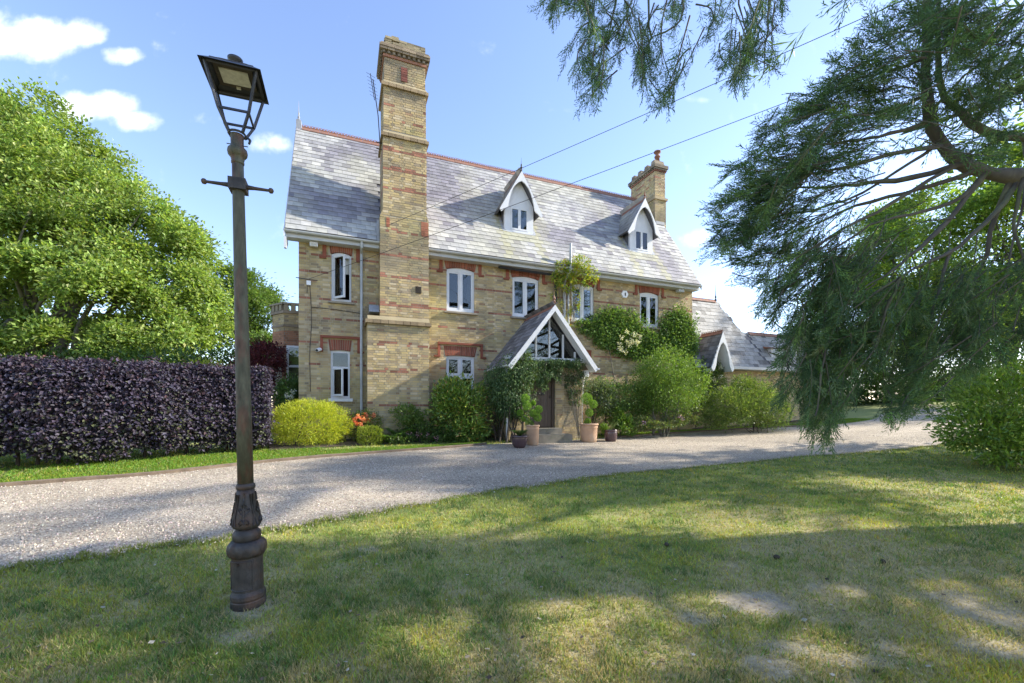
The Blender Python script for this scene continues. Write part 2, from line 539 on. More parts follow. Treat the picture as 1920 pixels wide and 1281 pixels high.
def inside(poly, x, y):
    x = np.asarray(x); y = np.asarray(y)
    c = np.zeros(x.shape, bool)
    px, py = poly[:, 0], poly[:, 1]
    j = len(poly) - 1
    for i in range(len(poly)):
        if py[i] != py[j]:
            k = ((py[i] > y) != (py[j] > y)) & (x < (px[j] - px[i]) * (y - py[i]) / (py[j] - py[i]) + px[i])
            c ^= k
        j = i
    return c


GREEN, STRAW, SOIL = np.array([.26, .30, .070]), np.array([.52, .435, .215]), np.array([.46, .385, .27])
BARE = [(1425, 1130, .36, .20, 1.0), (1310, 1160, .18, .10, .6), (1480, 1215, .22, .08, .7), (1600, 1240, .25, .08, .7), (1850, 1150, .4, .22, .7), (1780, 1120, .3, .12, .6),
        (1890, 1220, .32, .16, .7), (465, 1142, .19, .15, .6), (440, 1195, .2, .08, .5), (690, 1032, .15, .1, .5), (1440, 1250, .2, .12, .7), (1560, 1105, .3, .14, .5)]
BARE = [(*gp(a, b)[:2], c, d, e_) for a, b, c, d, e_ in BARE]


def lawn_field(x, y):
    """dryness and bareness of the lawn at a place"""
    n1 = fbm(x * .55, y * .8, 3); n2 = fbm(x * 2.2, y * 2.6, 9); n3 = fbm(x * 7, y * 7, 21, 3)
    X, Yl = local_xy(x, y)
    near = np.clip((12.5 + Yl + 1.2) / -4 + 2.2, 0, 1) if False else np.clip((-Yl - 8.3) / 3.0, 0, 1)   # drier away from the drive
    dry = np.clip((.50 * n1 + .33 * n2 + .17 * n3 - .48 + .10 * near) * 4.6 + .28, 0, 1) * (.25 + .75 * near)
    bare = np.clip((n2 * .5 + n3 * .5 - .62) * 6, 0, 1) * .6 * near * np.clip((x + 3) / 4, .25, 1)
    for bx, by, rx, ry, a in BARE:
        r = ((x - bx) / rx) ** 2 + ((y - by) / ry) ** 2 + (n3 - .5) * 1.6 + (n2 - .5) * .8
        bare = np.maximum(bare, a * np.clip(1.5 - r, 0, 1))
    return dry, np.clip(bare, 0, 1)


def lawn_col(x, y):
    dry, bare = lawn_field(x, y)
    g = GREEN * (.8 + .4 * fbm(x * 1.3, y * 1.3, 5)[:, None])
    c = g * (1 - dry[:, None]) + STRAW * dry[:, None]
    return c * (1 - bare[:, None]) + SOIL * bare[:, None], dry, bare


def axis(lo, hi, fine_lo, fine_hi, step):
    a = list(np.arange(fine_lo, fine_hi, step))
    s, v = step, fine_lo
    while v > lo:
        s *= 1.3; v -= s; a.insert(0, max(v, lo))
    s, v = step, a[-1]
    while v < hi:
        s *= 1.3; v += s; a.append(min(v, hi))
    return np.array(a)


ax_ = axis(-900, 900, -7, 11, .085); ay_ = axis(-60, 1500, 1.8, 13, .085)
GX, GY = np.meshgrid(ax_, ay_)
V = np.stack([GX, GY, terr(GX, GY)], -1).reshape(-1, 3)
nx, ny = len(ax_), len(ay_)
i, j = np.meshgrid(np.arange(nx - 1), np.arange(ny - 1))
q = (j * nx + i).ravel()
Fq = np.stack([q, q + 1, q + 1 + nx, q + nx], -1)
cen = V[Fq].mean(1)
mb = MB(); mb.add(V, Fq)
ground = mb.build("ground", M["turf"], smooth=True)
ground.data.attributes.remove(ground.data.attributes["Col"])
cc, _, _ = lawn_col(V[:, 0], V[:, 1])
at_ = ground.data.attributes.new("Col", "FLOAT_COLOR", "POINT")
at_.data.foreach_set("color", np.hstack([cc * .75, np.ones((len(cc), 1))]).astype(np.float32).ravel())
tag(ground, "green and straw-coloured lawn ground stretching to the horizon", "lawn", kind="structure")

W = np.linspace(0, 1, 30)[None, :, None]
S = NEs[:, None, :2] * (1 - W) + FEs[:, None, :2] * W
V = np.concatenate([S, (terr(S[..., 0], S[..., 1]) + .012 + .006 * (vnoise(S[..., 0] * 2, S[..., 1] * 2) - .5))[..., None]], -1).reshape(-1, 3)
i, j = np.meshgrid(np.arange(29), np.arange(139)); q = (j * 30 + i).ravel()
mb = MB(); mb.add(V, np.stack([q, q + 30, q + 31, q + 1], -1))
drv = mb.build("gravel_drive", M["gravel"], smooth=True)
drv.data.attributes.remove(drv.data.attributes["Col"])
ww = np.repeat(np.linspace(0, 1, 30)[None], 140, 0).ravel(); ii = np.repeat(np.arange(140)[:, None], 30, 1).ravel()
tk = 1 + .10 * (np.exp(-((ww - .30) / .05) ** 2) + np.exp(-((ww - .58) / .05) ** 2)) - .10 * np.exp(-((ww - .44) / .07) ** 2) - .14 * np.exp(-((ww - .02) / .03) ** 2) - .12 * np.exp(-((ww - .98) / .03) ** 2)
tk = tk * (.94 + .12 * fbm(ii * .35, ww * 6, 14))
a_ = drv.data.attributes.new("Col", "FLOAT_COLOR", "POINT"); a_.data.foreach_set("color", np.stack([tk, tk, tk, np.ones(len(tk))], -1).astype(np.float32).ravel())
tag(drv, "pale pinkish grey gravel drive sweeping past the house", "drive", kind="structure")

# loose stones on top of the drive
n = 19000
i = rng.random(n) ** 1.0 * 105; k = i.astype(int); f = (i - k)[:, None]
w = np.where(rng.random(n) < .16, rng.normal(0, .012, n), rng.random(n) ** 1.3)[:, None]
A = NEs[k, :2] * (1 - f) + NEs[k + 1, :2] * f; B = FEs[k, :2] * (1 - f) + FEs[k + 1, :2] * f
P = A * (1 - w * .995) + B * w * .995
z = terr(P[:, 0], P[:, 1]) + .016
r = rng.uniform(.006, .014, n)
oc = np.array([[1, 0, 0], [0, 1, 0], [-1, 0, 0], [0, -1, 0], [0, 0, 1.0]])
V = np.concatenate([P, z[:, None]], 1)[:, None] + oc[None] * r[:, None, None] * rng.uniform(.6, 1.25, (n, 5, 1))
V[:, :4, 2] -= .004
Fc = np.array([[0, 1, 4], [1, 2, 4], [2, 3, 4], [3, 0, 4]])
tone = rng.choice([.2, .32, .42, .52, .64], n)[:, None] * np.array([1.0, .86, .73]) * rng.uniform(.9, 1.1, (n, 3))
mb = MB(); mb.add(V.reshape(-1, 3), (Fc[None] + 5 * np.arange(n)[:, None, None]).reshape(-1, 3), np.repeat(tone, 4, 0))
tag(mb.build("gravel", M["pebble"]), "loose gravel stones strewn over the drive", "gravel", kind="stuff")

# timber edging along the far side of the drive, in two runs
for a, b_, lab in ((4, 67, "low brown edging board between gravel and grass in front of hedge"), (88, 118, "low brown edging board between gravel and grass strip right of porch")):
    mb = MB()
    c = FEs[a:b_, :2]
    t = np.gradient(c, axis=0); t /= np.linalg.norm(t, axis=1)[:, None]
    nn = np.stack([-t[:, 1], t[:, 0]], -1)
    ring = []
    for off, h in ((-.03, -.05), (-.03, .055), (.03, .065), (.03, -.05)):
        p = c + nn * off
        ring.append(np.concatenate([p, (terr(p[:, 0], p[:, 1]) + h + .01 * vnoise(p[:, 0] * 3, p[:, 1] * 3))[:, None]], 1))
    R = np.stack(ring, 1); m_ = len(c)
    Fc = [[i_ * 4 + k_, i_ * 4 + (k_ + 1) % 4, (i_ + 1) * 4 + (k_ + 1) % 4, (i_ + 1) * 4 + k_] for i_ in range(m_ - 1) for k_ in range(4)]
    mb.add(R.reshape(-1, 3), Fc)
    tag(mb.build("kerb", M["edging"]), lab, "edging", kind="structure")

# planting bed against the house
bed_px = [((505, 846), -.1), ((640, 838), -.1), ((760, 832), -.1), ((900, 828), -.1), ((940, 826), -.1)]
mb = MB()
bl = np.array([gp(*p[0]) for p in bed_px]); bh = np.array([house(x_, -.02, ZB) for x_ in (-.8, 1.2, 3.2, 5.2, 6.1)])
br = np.array([gp(*p) for p in ((1120, 812), (1200, 806), (1300, 800), (1440, 792), (1560, 784))]); bh2 = np.array([house(x_, -.02, ZB) for x_ in (8.8, 10.5, 13, 16.5, 21)])
for lo_, hi_ in ((bl, bh), (br, bh2)):
    W = np.linspace(0, 1, 12)[None, :, None]
    S = lo_[:, None, :2] * (1 - W) + hi_[:, None, :2] * W
    z = terr(S[..., 0], S[..., 1]) + .02 + .05 * np.sin(np.pi * np.linspace(0, 1, 12))[None]
    V = np.concatenate([S, z[..., None]], -1).reshape(-1, 3)
    i, j = np.meshgrid(np.arange(11), np.arange(4)); q = (j * 12 + i).ravel()
    mb.add(V, np.stack([q, q + 12, q + 13, q + 1], -1))
tag(mb.build("flower_bed", M["soil"], smooth=True), "dark soil of the planting beds along the brick house", "flower bed", kind="structure")


# ------------------------------------------------------------------ grass blades
def blades(P, h, col, lean=.5, w=.004):
    n = len(P)
    a = rng.random(n) * 2 * np.pi
    s = np.stack([np.cos(a), np.sin(a), np.zeros(n)], -1) * (w * rng.uniform(.7, 1.4, n))[:, None]
    b = rng.random(n) * 2 * np.pi
    ln = rng.random(n) ** .7 * lean
    t = np.stack([np.cos(b) * ln, np.sin(b) * ln, np.ones(n)], -1); t /= np.linalg.norm(t, axis=1)[:, None]
    V = np.stack([P - s, P + s, P + t * h[:, None]], 1)
    return V.reshape(-1, 3), np.arange(3 * n).reshape(-1, 3), col


mb = MB()
n = 390000
d = 2.2 * (16.0 / 2.2) ** (rng.random(n) ** 1.12)
lat = rng.uniform(-1.32, 1.32, n)
P = np.stack([lat * d, d], -1)
keep = ~inside(drive_poly, P[:, 0], P[:, 1])
q_ = -P[:, 0] * UY + P[:, 1] * UX
keep &= q_ < 13.0
P = P[keep]; d = d[keep]
c, dry, bare = lawn_col(P[:, 0], P[:, 1])
keep = rng.random(len(P)) > bare * .72
P, d, dry, c, bare = P[keep], d[keep], dry[keep], c[keep], bare[keep]
Z = terr(P[:, 0], P[:, 1])
m_ = len(P)
isdry = rng.random(m_) < np.clip(dry * .62 + .07 + bare * .6, 0, 1)
hue = np.clip((fbm(P[:, 0] * 1.9, P[:, 1] * 2.2, 71) - .38) * 3.2, 0, 1)[:, None]
weed = (fbm(P[:, 0] * 4.5, P[:, 1] * 4.5, 83) > .60)[:, None]
gr = np.array([.21, .285, .058]) * (1 - hue) + np.array([.365, .385, .066]) * hue
gr = np.where(weed, np.array([.13, .21, .055]), gr)
c = np.where(isdry[:, None], STRAW * rng.uniform(.55, 1.3, (m_, 1)), gr * rng.uniform(.6, 1.4, (m_, 1)) * np.stack([rng.uniform(.7, 1.4, m_), rng.uniform(.85, 1.2, m_), rng.uniform(.6, 1.4, m_)], -1))
clump = fbm(P[:, 0] * 5, P[:, 1] * 5, 33)
h = (1 + .5 * weed[:, 0]) * rng.uniform(.02, .056, m_) * (.6 + .9 * clump) * np.where(isdry, .75, 1) * (1 - .45 * bare)
V, Fc, C = blades(np.concatenate([P, Z[:, None] - .002], 1), h, c, 1.3, .0036)
# farther blades stand for more grass: widen with distance
V = V.reshape(-1, 3, 3); mid = (V[:, 0] + V[:, 1]) / 2; hw = (V[:, 1] - V[:, 0]) / 2 * np.clip(d / 4.0, 1, 4)[:, None]
V[:, 0], V[:, 1] = mid - hw, mid + hw
mb.add(V.reshape(-1, 3), Fc, C)
# grass creeping over the gravel edge
n = 16000; i = rng.random(n) * 120; k = i.astype(int); f = (i - k)[:, None]
A = NEs[k, :2] * (1 - f) + NEs[k + 1, :2] * f; B = FEs[k, :2]
tn = unit(B - A); P = A + tn * rng.normal(-.02, .035 + .05 * vnoise(i * 3, i * 0, 2), n)[:, None]
V, Fc, C = blades(np.concatenate([P, terr(P[:, 0], P[:, 1])[:, None]], 1), rng.uniform(.02, .07, n), GREEN * rng.uniform(.5, 1.2, (n, 1)), .9, .005)
mb.add(V, Fc, C)
# a few rank tufts
for _ in range(90):
    px_, py_ = rng.uniform(0, 1900), rng.uniform(1010, 1280)
    g0 = gp(px_, py_)
    if inside(drive_poly, g0[:1], g0[1:2])[0]:
        continue
    k = 40
    PP = g0 + np.concatenate([rng.normal(0, .05, (k, 2)), np.zeros((k, 1))], 1); PP[:, 2] = terr(PP[:, 0], PP[:, 1])
    V, Fc, C = blades(PP, rng.uniform(.03, .075, k), GREEN * rng.uniform(.7, 1.3, (k, 1)), .9, .003)
    mb.add(V, Fc, C)
tag(mb.build("grass", M["grass"]), "short patchy lawn grass, green with straw-coloured worn places", "grass", kind="stuff")

# fallen leaves and bits of twig in the grass
n = 700; P = np.array([gp(a, b) for a, b in zip(rng.uniform(-40, 1960, n), 900 + 380 * rng.random(n) ** .8)])
P = P[~inside(drive_poly, P[:, 0], P[:, 1])]; n = len(P); P[:, 2] += .022
a = rng.uniform(0, 2 * math.pi, n); D = np.stack([np.cos(a), np.sin(a), rng.normal(0, .15, n)], -1); S = np.stack([-np.sin(a), np.cos(a), rng.normal(0, .3, n)], -1)
L = rng.uniform(.012, .05, n)[:, None]; Wd = np.where(rng.random((n, 1)) < .5, .004, L * .4)
V = np.stack([P, P + D * L * .5 + S * Wd, P + D * L, P + D * L * .5 - S * Wd], 1)
mb = MB(); mb.add(V.reshape(-1, 3), np.arange(4 * n).reshape(-1, 4), np.array([[.16, .11, .07], [.30, .24, .16], [.07, .05, .035], [.45, .40, .30]])[rng.integers(0, 4, n)])
tag(mb.build("leaf_litter", M["pebble"]), "dry leaves and twig bits scattered in the lawn grass", "litter", kind="stuff")

# debris on the lawn: cones and twigs lying in the grass
dk = 0
for (px_, py_, lab) in ((1248, 1023, "small dark fir cone lying on the lawn, nearest the sunlit grass"), (1450, 1048, "dark fir cone lying on the lawn above the bare patch"),
                        (1657, 1059, "brown fir cone lying alone on the right part of the lawn")):
    g0 = gp(px_, py_)
    mb = MB(); mb.lathe([(.004, 0), (.018, .008), (.026, .025), (.024, .045), (.012, .062), (.003, .068)], segs=9, flute=(9, .25, .005, .06))
    o = mb.build("fir_cone", M["bark_dark"], loc=tuple(g0 + [0, 0, .02])); o.rotation_euler = (1.45, .2, 1.3 * dk); dk += 1
    tag(o, lab, "cone", "fir cones fallen on the lawn")

# ================================================================== the house
HOUSE = empty("brick_house", (P0X, P0Y, ZB), "yellow brick Victorian house with steep slate roof, tall chimney and gabled porch", "house", rz=TH)
ORG = (0, 0, ZB)                      # house parts are written with real heights, the root stands at the base
HL, HD = 15.44, 5.8
EZ, RZ, RY, SL = 6.92, 11.87, 2.9, 4.95 / 3.3    # eave, ridge, ridge depth, slope


def hb(mb, name, mat, parent=None, smooth=False):
    return mb.build(name, M[mat], parent or HOUSE, ORG if True else 0, smooth) if parent is None else mb.build(name, M[mat], parent, ORG, smooth)


def hempty(name):
    return empty(name, (0, 0, 0), parent=HOUSE)


YEL = np.array([.42, .325, .165]); RED = np.array([.33, .105, .06])
YPAL = np.array([[0.469, 0.361, 0.198], [0.422, 0.318, 0.165], [0.516, 0.421, 0.271], [0.366, 0.28, 0.16], [0.291, 0.229, 0.151], [0.497, 0.379, 0.179], [0.414, 0.332, 0.19], [0.338, 0.219, 0.13]])
YW = np.array([.24, .2, .14, .13, .07, .12, .07, .03])


def brick_cols(x, z, red_bands=(), seed=0, dark=0.0):
    n = len(x)
    c = YPAL[rng.choice(len(YPAL), n, p=YW)] * rng.uniform(.85, 1.15, (n, 1))
    moss = np.clip((fbm(x * .9, z * .9, 41 + seed) - .52) * 3.2, 0, .75)[:, None]
    c = c * (1 - moss * .5) + np.array([.33, .33, .12]) * moss * .5
    soot = np.clip((fbm(x * .7 + 5, z * 1.3, 77 + seed) - .55) * 3 + dark, 0, .7)[:, None]
    c = c * (1 - soot) + np.array([.21, .175, .12]) * soot
    for zb, prob in red_bands:
        m_ = (np.abs(z - zb) < .0376) & (rng.random(n) < prob)
        c[m_] = np.array([.33, .15, .095]) * rng.uniform(.6, 1.2, (m_.sum(), 1))
    return c


def brick_rows(x0, x1, z0, z1, holes=(), course=.075):
    """Flemish bond: list of (xa, xb, za, zb) with the openings cut out"""
    res = []
    k0 = int(math.floor(z0 / course))
    k = k0
    while k * course < z1 - .005:
        za, zb = max(k * course, z0), min((k + 1) * course - .011, z1)
        if zb - za > .02:
            x = x0 - (.17 if k % 2 else 0.0)
            st = k % 2
            while x < x1:
                w = .225 if st % 2 == 0 else .1125
                segs = [(max(x, x0), min(x + w - .011, x1))]
                for (hx0, hx1, hz0, hz1) in holes:
                    if zb > hz0 and za < hz1:
                        ns = []
                        for a, b in segs:
                            if b <= hx0 or a >= hx1:
                                ns.append((a, b))
                            else:
                                if a < hx0 - .01: ns.append((a, hx0))
                                if b > hx1 + .01: ns.append((hx1, b))
                        segs = ns
                for a, b in segs:
                    if b - a > .02:
                        res.append((a, b, za, zb))
                x += w; st += 1
        k += 1
    return np.array(res)


def backing(mb, x0, x1, z0, z1, y0, y1, holes):
    xs = sorted({x0, x1, *[min(max(h[0], x0), x1) for h in holes], *[min(max(h[1], x0), x1) for h in holes]})
    zs = sorted({z0, z1, *[min(max(h[2], z0), z1) for h in holes], *[min(max(h[3], z0), z1) for h in holes]})
    for a, b in zip(xs, xs[1:]):
        run = None
        for c, d in zip(zs, zs[1:]):
            mx_, mz_ = (a + b) / 2, (c + d) / 2
            solid = not any(h[0] < mx_ < h[1] and h[2] < mz_ < h[3] for h in holes)
            if solid:
                run = (run[0], d) if run else (c, d)
            if (not solid or d == zs[-1]) and run:
                mb.box(a, b, y0, y1, *run); run = None


# windows: X0, X1, z0, z1 (crown), lights
WINS = [("a", .92, 1.50, 4.96, 6.50, 1), ("b", 4.57, 5.56, 4.95, 6.47, 2), ("c", 7.00, 8.05, 4.95, 6.45, 2), ("d", 9.45, 10.45, 4.97, 6.43, 2), ("e", 12.66, 13.62, 4.98, 6.42, 2),
        ("f", .90, 1.46, 1.90, 3.42, 1), ("g", 4.56, 5.56, 1.95, 3.42, 2), ("h", 9.15, 10.0, 2.0, 3.42, 2)]
PORCH_HOLE = (6.5, 8.4, ZB - .3, 2.9)
holes = [(w[1], w[2], w[3], w[4] + .0) for w in WINS]
arch_holes = [(w[1] - .09, w[2] + .09, w[4] - .09, w[4] + .33) for w in WINS]
BANDS = [(6.3375, .8), (5.7875, .85), (4.9625, .8), (4.4125, .5), (3.6375, .7), (2.9625, .6), (2.2125, .35), (1.3875, .35)]
mb = MB(); backing(mb, 0, HL, ZB - .3, 7.35, .008, .30, holes)
wall = hb(mb, "front_wall", "mortar")
R = brick_rows(0, HL, ZB - .3, 6.85, holes + arch_holes)
cols = brick_cols((R[:, 0] + R[:, 1]) / 2, (R[:, 2] + R[:, 3]) / 2, BANDS)
jit = rng.uniform(-.003, .002, len(R))
# each brick of the wall beside and above the big window pair nearest the camera is its own piece
cx = (R[:, 0] + R[:, 1]) / 2; cz = (R[:, 2] + R[:, 3]) / 2
mb = MB(); mb.boxes(np.stack([R[:, 0], jit, R[:, 2]], -1), np.stack([R[:, 1], np.full(len(R), .05), R[:, 3]], -1), cols, faces=(0, 1, 2, 4, 5))
o = hb(mb, "brick_facing", "brick", wall); o["kind"] = "stuff"

# side and rear walls
mb = MB()
for X0_, X1_ in ((0.0, .3), (HL - .3, HL)):
    mb.prism([(.31, ZB - .3), (HD, ZB - .3), (HD, 7.2), (RY, 11.45), (.31, 7.3)], (X0_, 0, 0), (0, 1, 0), (0, 0, 1), (1, 0, 0), .3)
mb.box(.3, HL - .3, HD - .3, HD, ZB - .3, 7.2)
hb(mb, "side_wall", "sidebrick")


def arc_top(x0, x1, zs, rise, n=9):
    return [(x0 + (x1 - x0) * t, zs + rise * math.sin(math.pi * t) ** .8 if 0 < t < 1 else zs) for t in np.linspace(0, 1, n)]


def voussoirs(x0, x1, zs, rise, top, y=-.006, depth=.08):
    mb = MB(); n = max(6, int((x1 - x0) / .058))
    xc = (x0 + x1) / 2
    for i in range(n):
        ta, tb = i / n, (i + 1) / n - .012 / (x1 - x0)
        xa, xb = x0 + (x1 - x0) * ta, x0 + (x1 - x0) * tb
        za, zb = zs + rise * math.sin(math.pi * min(max(ta, 0), 1)) ** .8, zs + rise * math.sin(math.pi * min(max(tb, 0), 1)) ** .8
        k = 1.13
        c = np.array([.30, .10, .06]) * rng.uniform(.65, 1.2)
        mb.prism([(xa, za), (xb, zb), (xc + (xb - xc) * k, top), (xc + (xa - xc) * k, top)], (0, y, 0), (1, 0, 0), (0, 0, 1), (0, 1, 0), depth, c)
    return mb


def casement(parent, x0, x1, z0, z1, y, hinge=None, ang=0.0, fw=.05, name="casement"):
    """white frame and its pane; hinged open by ang about the edge hinge"""
    mb = MB()
    mb.box(x0, x0 + fw, y, y + .045, z0, z1); mb.box(x1 - fw, x1, y, y + .045, z0, z1)
    mb.box(x0 + fw, x1 - fw, y + .001, y + .044, z0, z0 + fw * 1.3); mb.box(x0 + fw, x1 - fw, y + .001, y + .044, z1 - fw, z1)
    mg = MB(); mg.box(x0 + fw, x1 - fw, y + .018, y + .026, z0 + fw * 1.3, z1 - fw)
    if hinge is not None:
        for m_ in (mb, mg):
            for k, v in enumerate(m_.v):
                d = v - np.array([hinge, y, 0])
                m_.v[k] = np.stack([hinge + d[:, 0] * math.cos(ang) - d[:, 1] * math.sin(ang), y + d[:, 0] * math.sin(ang) + d[:, 1] * math.cos(ang), v[:, 2]], -1)
    hb(mb, name, "white", parent)
    hb(mg, "pane", "glass", parent)


for (nm, x0, x1, z0, z1, lights) in WINS:
    rise = .085 if nm in 'abcde' else .03; zs = z1 - rise; fw = .055; yf = .06
    mb = MB()
    mb.box(x0, x0 + fw, yf, yf + .09, z0, zs); mb.box(x1 - fw, x1, yf, yf + .09, z0, zs)
    mb.box(x0 + fw, x1 - fw, yf - .002, yf + .09, z0, z0 + .07)
    mb.prism([(x0, zs - .06), (x1, zs - .06)] + arc_top(x0, x1, zs, rise)[::-1], (0, yf + .001, 0), (1, 0, 0), (0, 0, 1), (0, 1, 0), .088)
    if nm in "fg":
        zt = z0 + (z1 - z0) * (.64 if nm == "f" else .52)
        mb.box(x0 + fw, x1 - fw, yf - .001, yf + .09, zt - .03, zt + .03)
    xm = (x0 + x1) / 2
    if lights == 2:
        mb.box(xm - .035, xm + .035, yf - .003, yf + .09, z0 + .07, zs - .06)
    win = hb(mb, "window", "white")
    yc = yf + .012
    top = zs - .06
    if nm == "a":
        mg = MB(); mg.box(x0 + fw, x1 - fw, .10, .108, z0 + .07, top)
        casement(win, x0 + fw, x1 - fw, z0 + .07, top, yf - .01, x0 + fw, -math.radians(48), .05)
    elif nm == "f":
        mg = MB(); mg.box(x0 + fw, x1 - fw, yf + .03, yf + .036, zt + .03, top); hb(mg, "pane", "glass", win)
        casement(win, x0 + fw, x1 - fw, z0 + .07, zt - .03, yf - .01, x0 + fw, -math.radians(52), .045)
    else:
        zz = [(z0 + .07, zt - .03), (zt + .03, top)] if nm == "g" else [(z0 + .07, top)]
        for a, b in zz:
            casement(win, x0 + fw, xm - .035, a, b, yc); casement(win, xm + .035, x1 - fw, a, b, yc)
    # room behind
    mi = MB(); e_ = .001
    xa, xb, ya, yb, za, zb = x0 - .5, x1 + .5, .32, 1.5, z0 - .5, z1 + .2
    mi.box(xa, xb, yb, yb + .02, za, zb); mi.box(xa - .02, xa, ya, yb, za, zb); mi.box(xb, xb + .02, ya, yb, za, zb); mi.box(xa, xb, ya, yb, za - .02, za); mi.box(xa, xb, ya, yb, zb, zb + .02)
    hb(mi, "room", "dark", win)
    if nm in "bcde":
        mc = MB()
        for s_ in (0, 1):
            w_ = .16
            c0 = x0 + .02 if s_ == 0 else x1 - .02 - w_
            for k in range(6):
                mc.box(c0 + k * w_ / 6, c0 + (k + .8) * w_ / 6, .26 + .02 * (k % 2), .29 + .02 * (k % 2), z0 + .02, zs)
        hb(mc, "curtain", "curtain", win)
    if nm == "a":
        mc = MB(); mc.box(x0 + .02, x1 - .02, .20, .21, z0 + .92, zs + .02); hb(mc, "blind", "blind", win)
    ms = MB()
    hw = .10
    if nm == "f":
        ms.box(x0 - .06, x1 + .08, -.10, .12, z0 - .10, z0 - .002); hb(ms, "sill", "white", win)
    else:
        ms.prism([(-.09, z0 - .085), (.12, z0 - .085), (.12, z0 - .002), (-.09, z0 - .03)], (x0 - hw, 0, 0), (0, 1, 0), (0, 0, 1), (1, 0, 0), x1 - x0 + 2 * hw)
        hb(ms, "sill", "stone", win)
    mv = voussoirs(x0 - .03, x1 + .03, zs, rise, z1 + .32)
    hb(mv, "arch", "brick", win)
    # hood mould
    ml = MB(); rc = np.array([.27, .085, .05])
    if z0 > 4:
        zt_ = 6.75
        for s_, xx in ((-1, x0 - .20), (1, x1 + .20)):
            if s_ > 0:
                hb(ml, "hood_mould", "brick", win); ml = MB()
            ml.box(xx - .055, xx + .055, -.035, .02, 6.30, zt_, rc); ml.box(min(xx - .055, xx - .055 + s_ * .09), max(xx + .055, xx + .055 + s_ * .09), -.05, .02, 6.24, 6.305, rc * .8)
    else:
        zt_ = z1 + .36
        ml.box(x0 - .30, x1 + .30, -.07, .02, zt_ + .001, zt_ + .075, rc * .9)
        for s_, xx in ((-1, x0 - .26), (1, x1 + .26)):
            ml.box(xx - .04, xx + .04, -.05, .02, zt_ - .38, zt_, rc); ml.box(min(xx - .04, xx - .04 + s_ * .12), max(xx + .04, xx + .04 + s_ * .12), -.065, .02, zt_ - .44, zt_ - .381, rc * .7)
    hb(ml, "hood_mould", "brick", win)

# ---------------------------------------------------------------- roof
SPAL = np.array([[.42, .42, .415], [.37, .37, .375], [.47, .465, .455], [.31, .305, .32], [.51, .505, .48], [.25, .24, .265], [.44, .44, .42]])
SPAL = SPAL * .93
SW = np.array([.24, .2, .18, .12, .12, .07, .07])


def slate_layout(w, h, gauge=.228, wid=.285, jitter=.006):
    """slates on a (w x h) slope: centres (s, t), widths"""
    res = []
    k = 0
    while (k + .2) * gauge < h:
        off = (wid / 2 if k % 2 else 0) + rng.uniform(-.02, .02)
        s = -off
        while s < w:
            a, b = max(s, 0), min(s + wid - .005, w)
            if b - a > .03:
                res.append(((a + b) / 2, k * gauge + rng.uniform(-jitter, jitter), (b - a) / 2))
            s += wid
        k += 1
    return np.array(res)


def slate_cols(s, t, seed, wash=0.0):
    n = len(s)
    c = SPAL[rng.choice(len(SPAL), n, p=SW)] * rng.uniform(.9, 1.1, (n, 1))
    dk = np.clip((fbm(s * .42, t * .6, 60 + seed) - .54) * 5, 0, .8)[:, None]
    c = c * (1 - dk) + np.array([.185, .175, .215]) * dk * rng.uniform(.7, 1.35, (n, 1))
    li = np.clip((fbm(s * .8, t * .35, 90 + seed) - .58) * 4, 0, .35)[:, None]
    return c * (1 - li) + np.array([.38, .37, .27]) * li


def slates(org, e1, e2, w, h, seed, keep=None, gauge=.228, wid=.285, th=.009, colf=None):
    """returns centres, axes, half sizes, colours of the slates on a slope"""
    org, e1, e2 = (np.asarray(v, float) for v in (org, e1, e2))
    e2 = e2 / np.linalg.norm(e2); e1 = e1 / np.linalg.norm(e1)
    n = np.cross(e1, e2)
    L_ = slate_layout(w, h, gauge, wid)
    if keep is not None:
        L_ = L_[keep(L_[:, 0], L_[:, 1] + gauge / 2)]
    tilt = math.atan2(th * 1.2, gauge)
    lift = rng.uniform(0, .003, len(L_))
    length = gauge * 1.12
    ax = np.stack([np.repeat(e1[None], len(L_), 0), np.repeat((e2 * math.cos(tilt) - n * math.sin(tilt))[None], len(L_), 0), np.repeat((n * math.cos(tilt) + e2 * math.sin(tilt))[None], len(L_), 0)], 1)
    sk = rng.normal(0, .006, len(L_))[:, None]
    ax0 = ax.copy(); ax[:, 0] = ax0[:, 0] + ax0[:, 1] * sk; ax[:, 1] = ax0[:, 1] - ax0[:, 0] * sk
    c = org + L_[:, :1] * e1 + (L_[:, 1:2] + length / 2) * e2 + n * (th * 1.1 + lift)[:, None]
    hh = np.stack([L_[:, 2], np.full(len(L_), length / 2), np.full(len(L_), th / 2)], -1)
    cl = slate_cols(L_[:, 0], L_[:, 1], seed) if colf is None else colf(L_[:, 0], L_[:, 1])
    return c, ax, hh, cl, L_


XL0, XL1 = -.33, 15.50
roof_up = np.array([0, 3.3, 4.95]); roof_len = np.linalg.norm(roof_up)
D1X, D2X = 7.46, 13.11
VENTX = 9.35


def roof_keep(s, t):
    X = s + XL0
    Y = -.4 + t * 3.3 / roof_len
    k = np.ones(len(s), bool)
    for dx_ in (D1X, D2X):
        k &= ~((np.abs(X - dx_) < .56) & (Y > .50) & (Y < 1.75 - np.abs(X - dx_) * .9))
    k &= ~((X > 2.42) & (X < 3.80) & (Y < 1.35))
    k &= ~((X > 15.08) & (Y > 2.0))
    return k


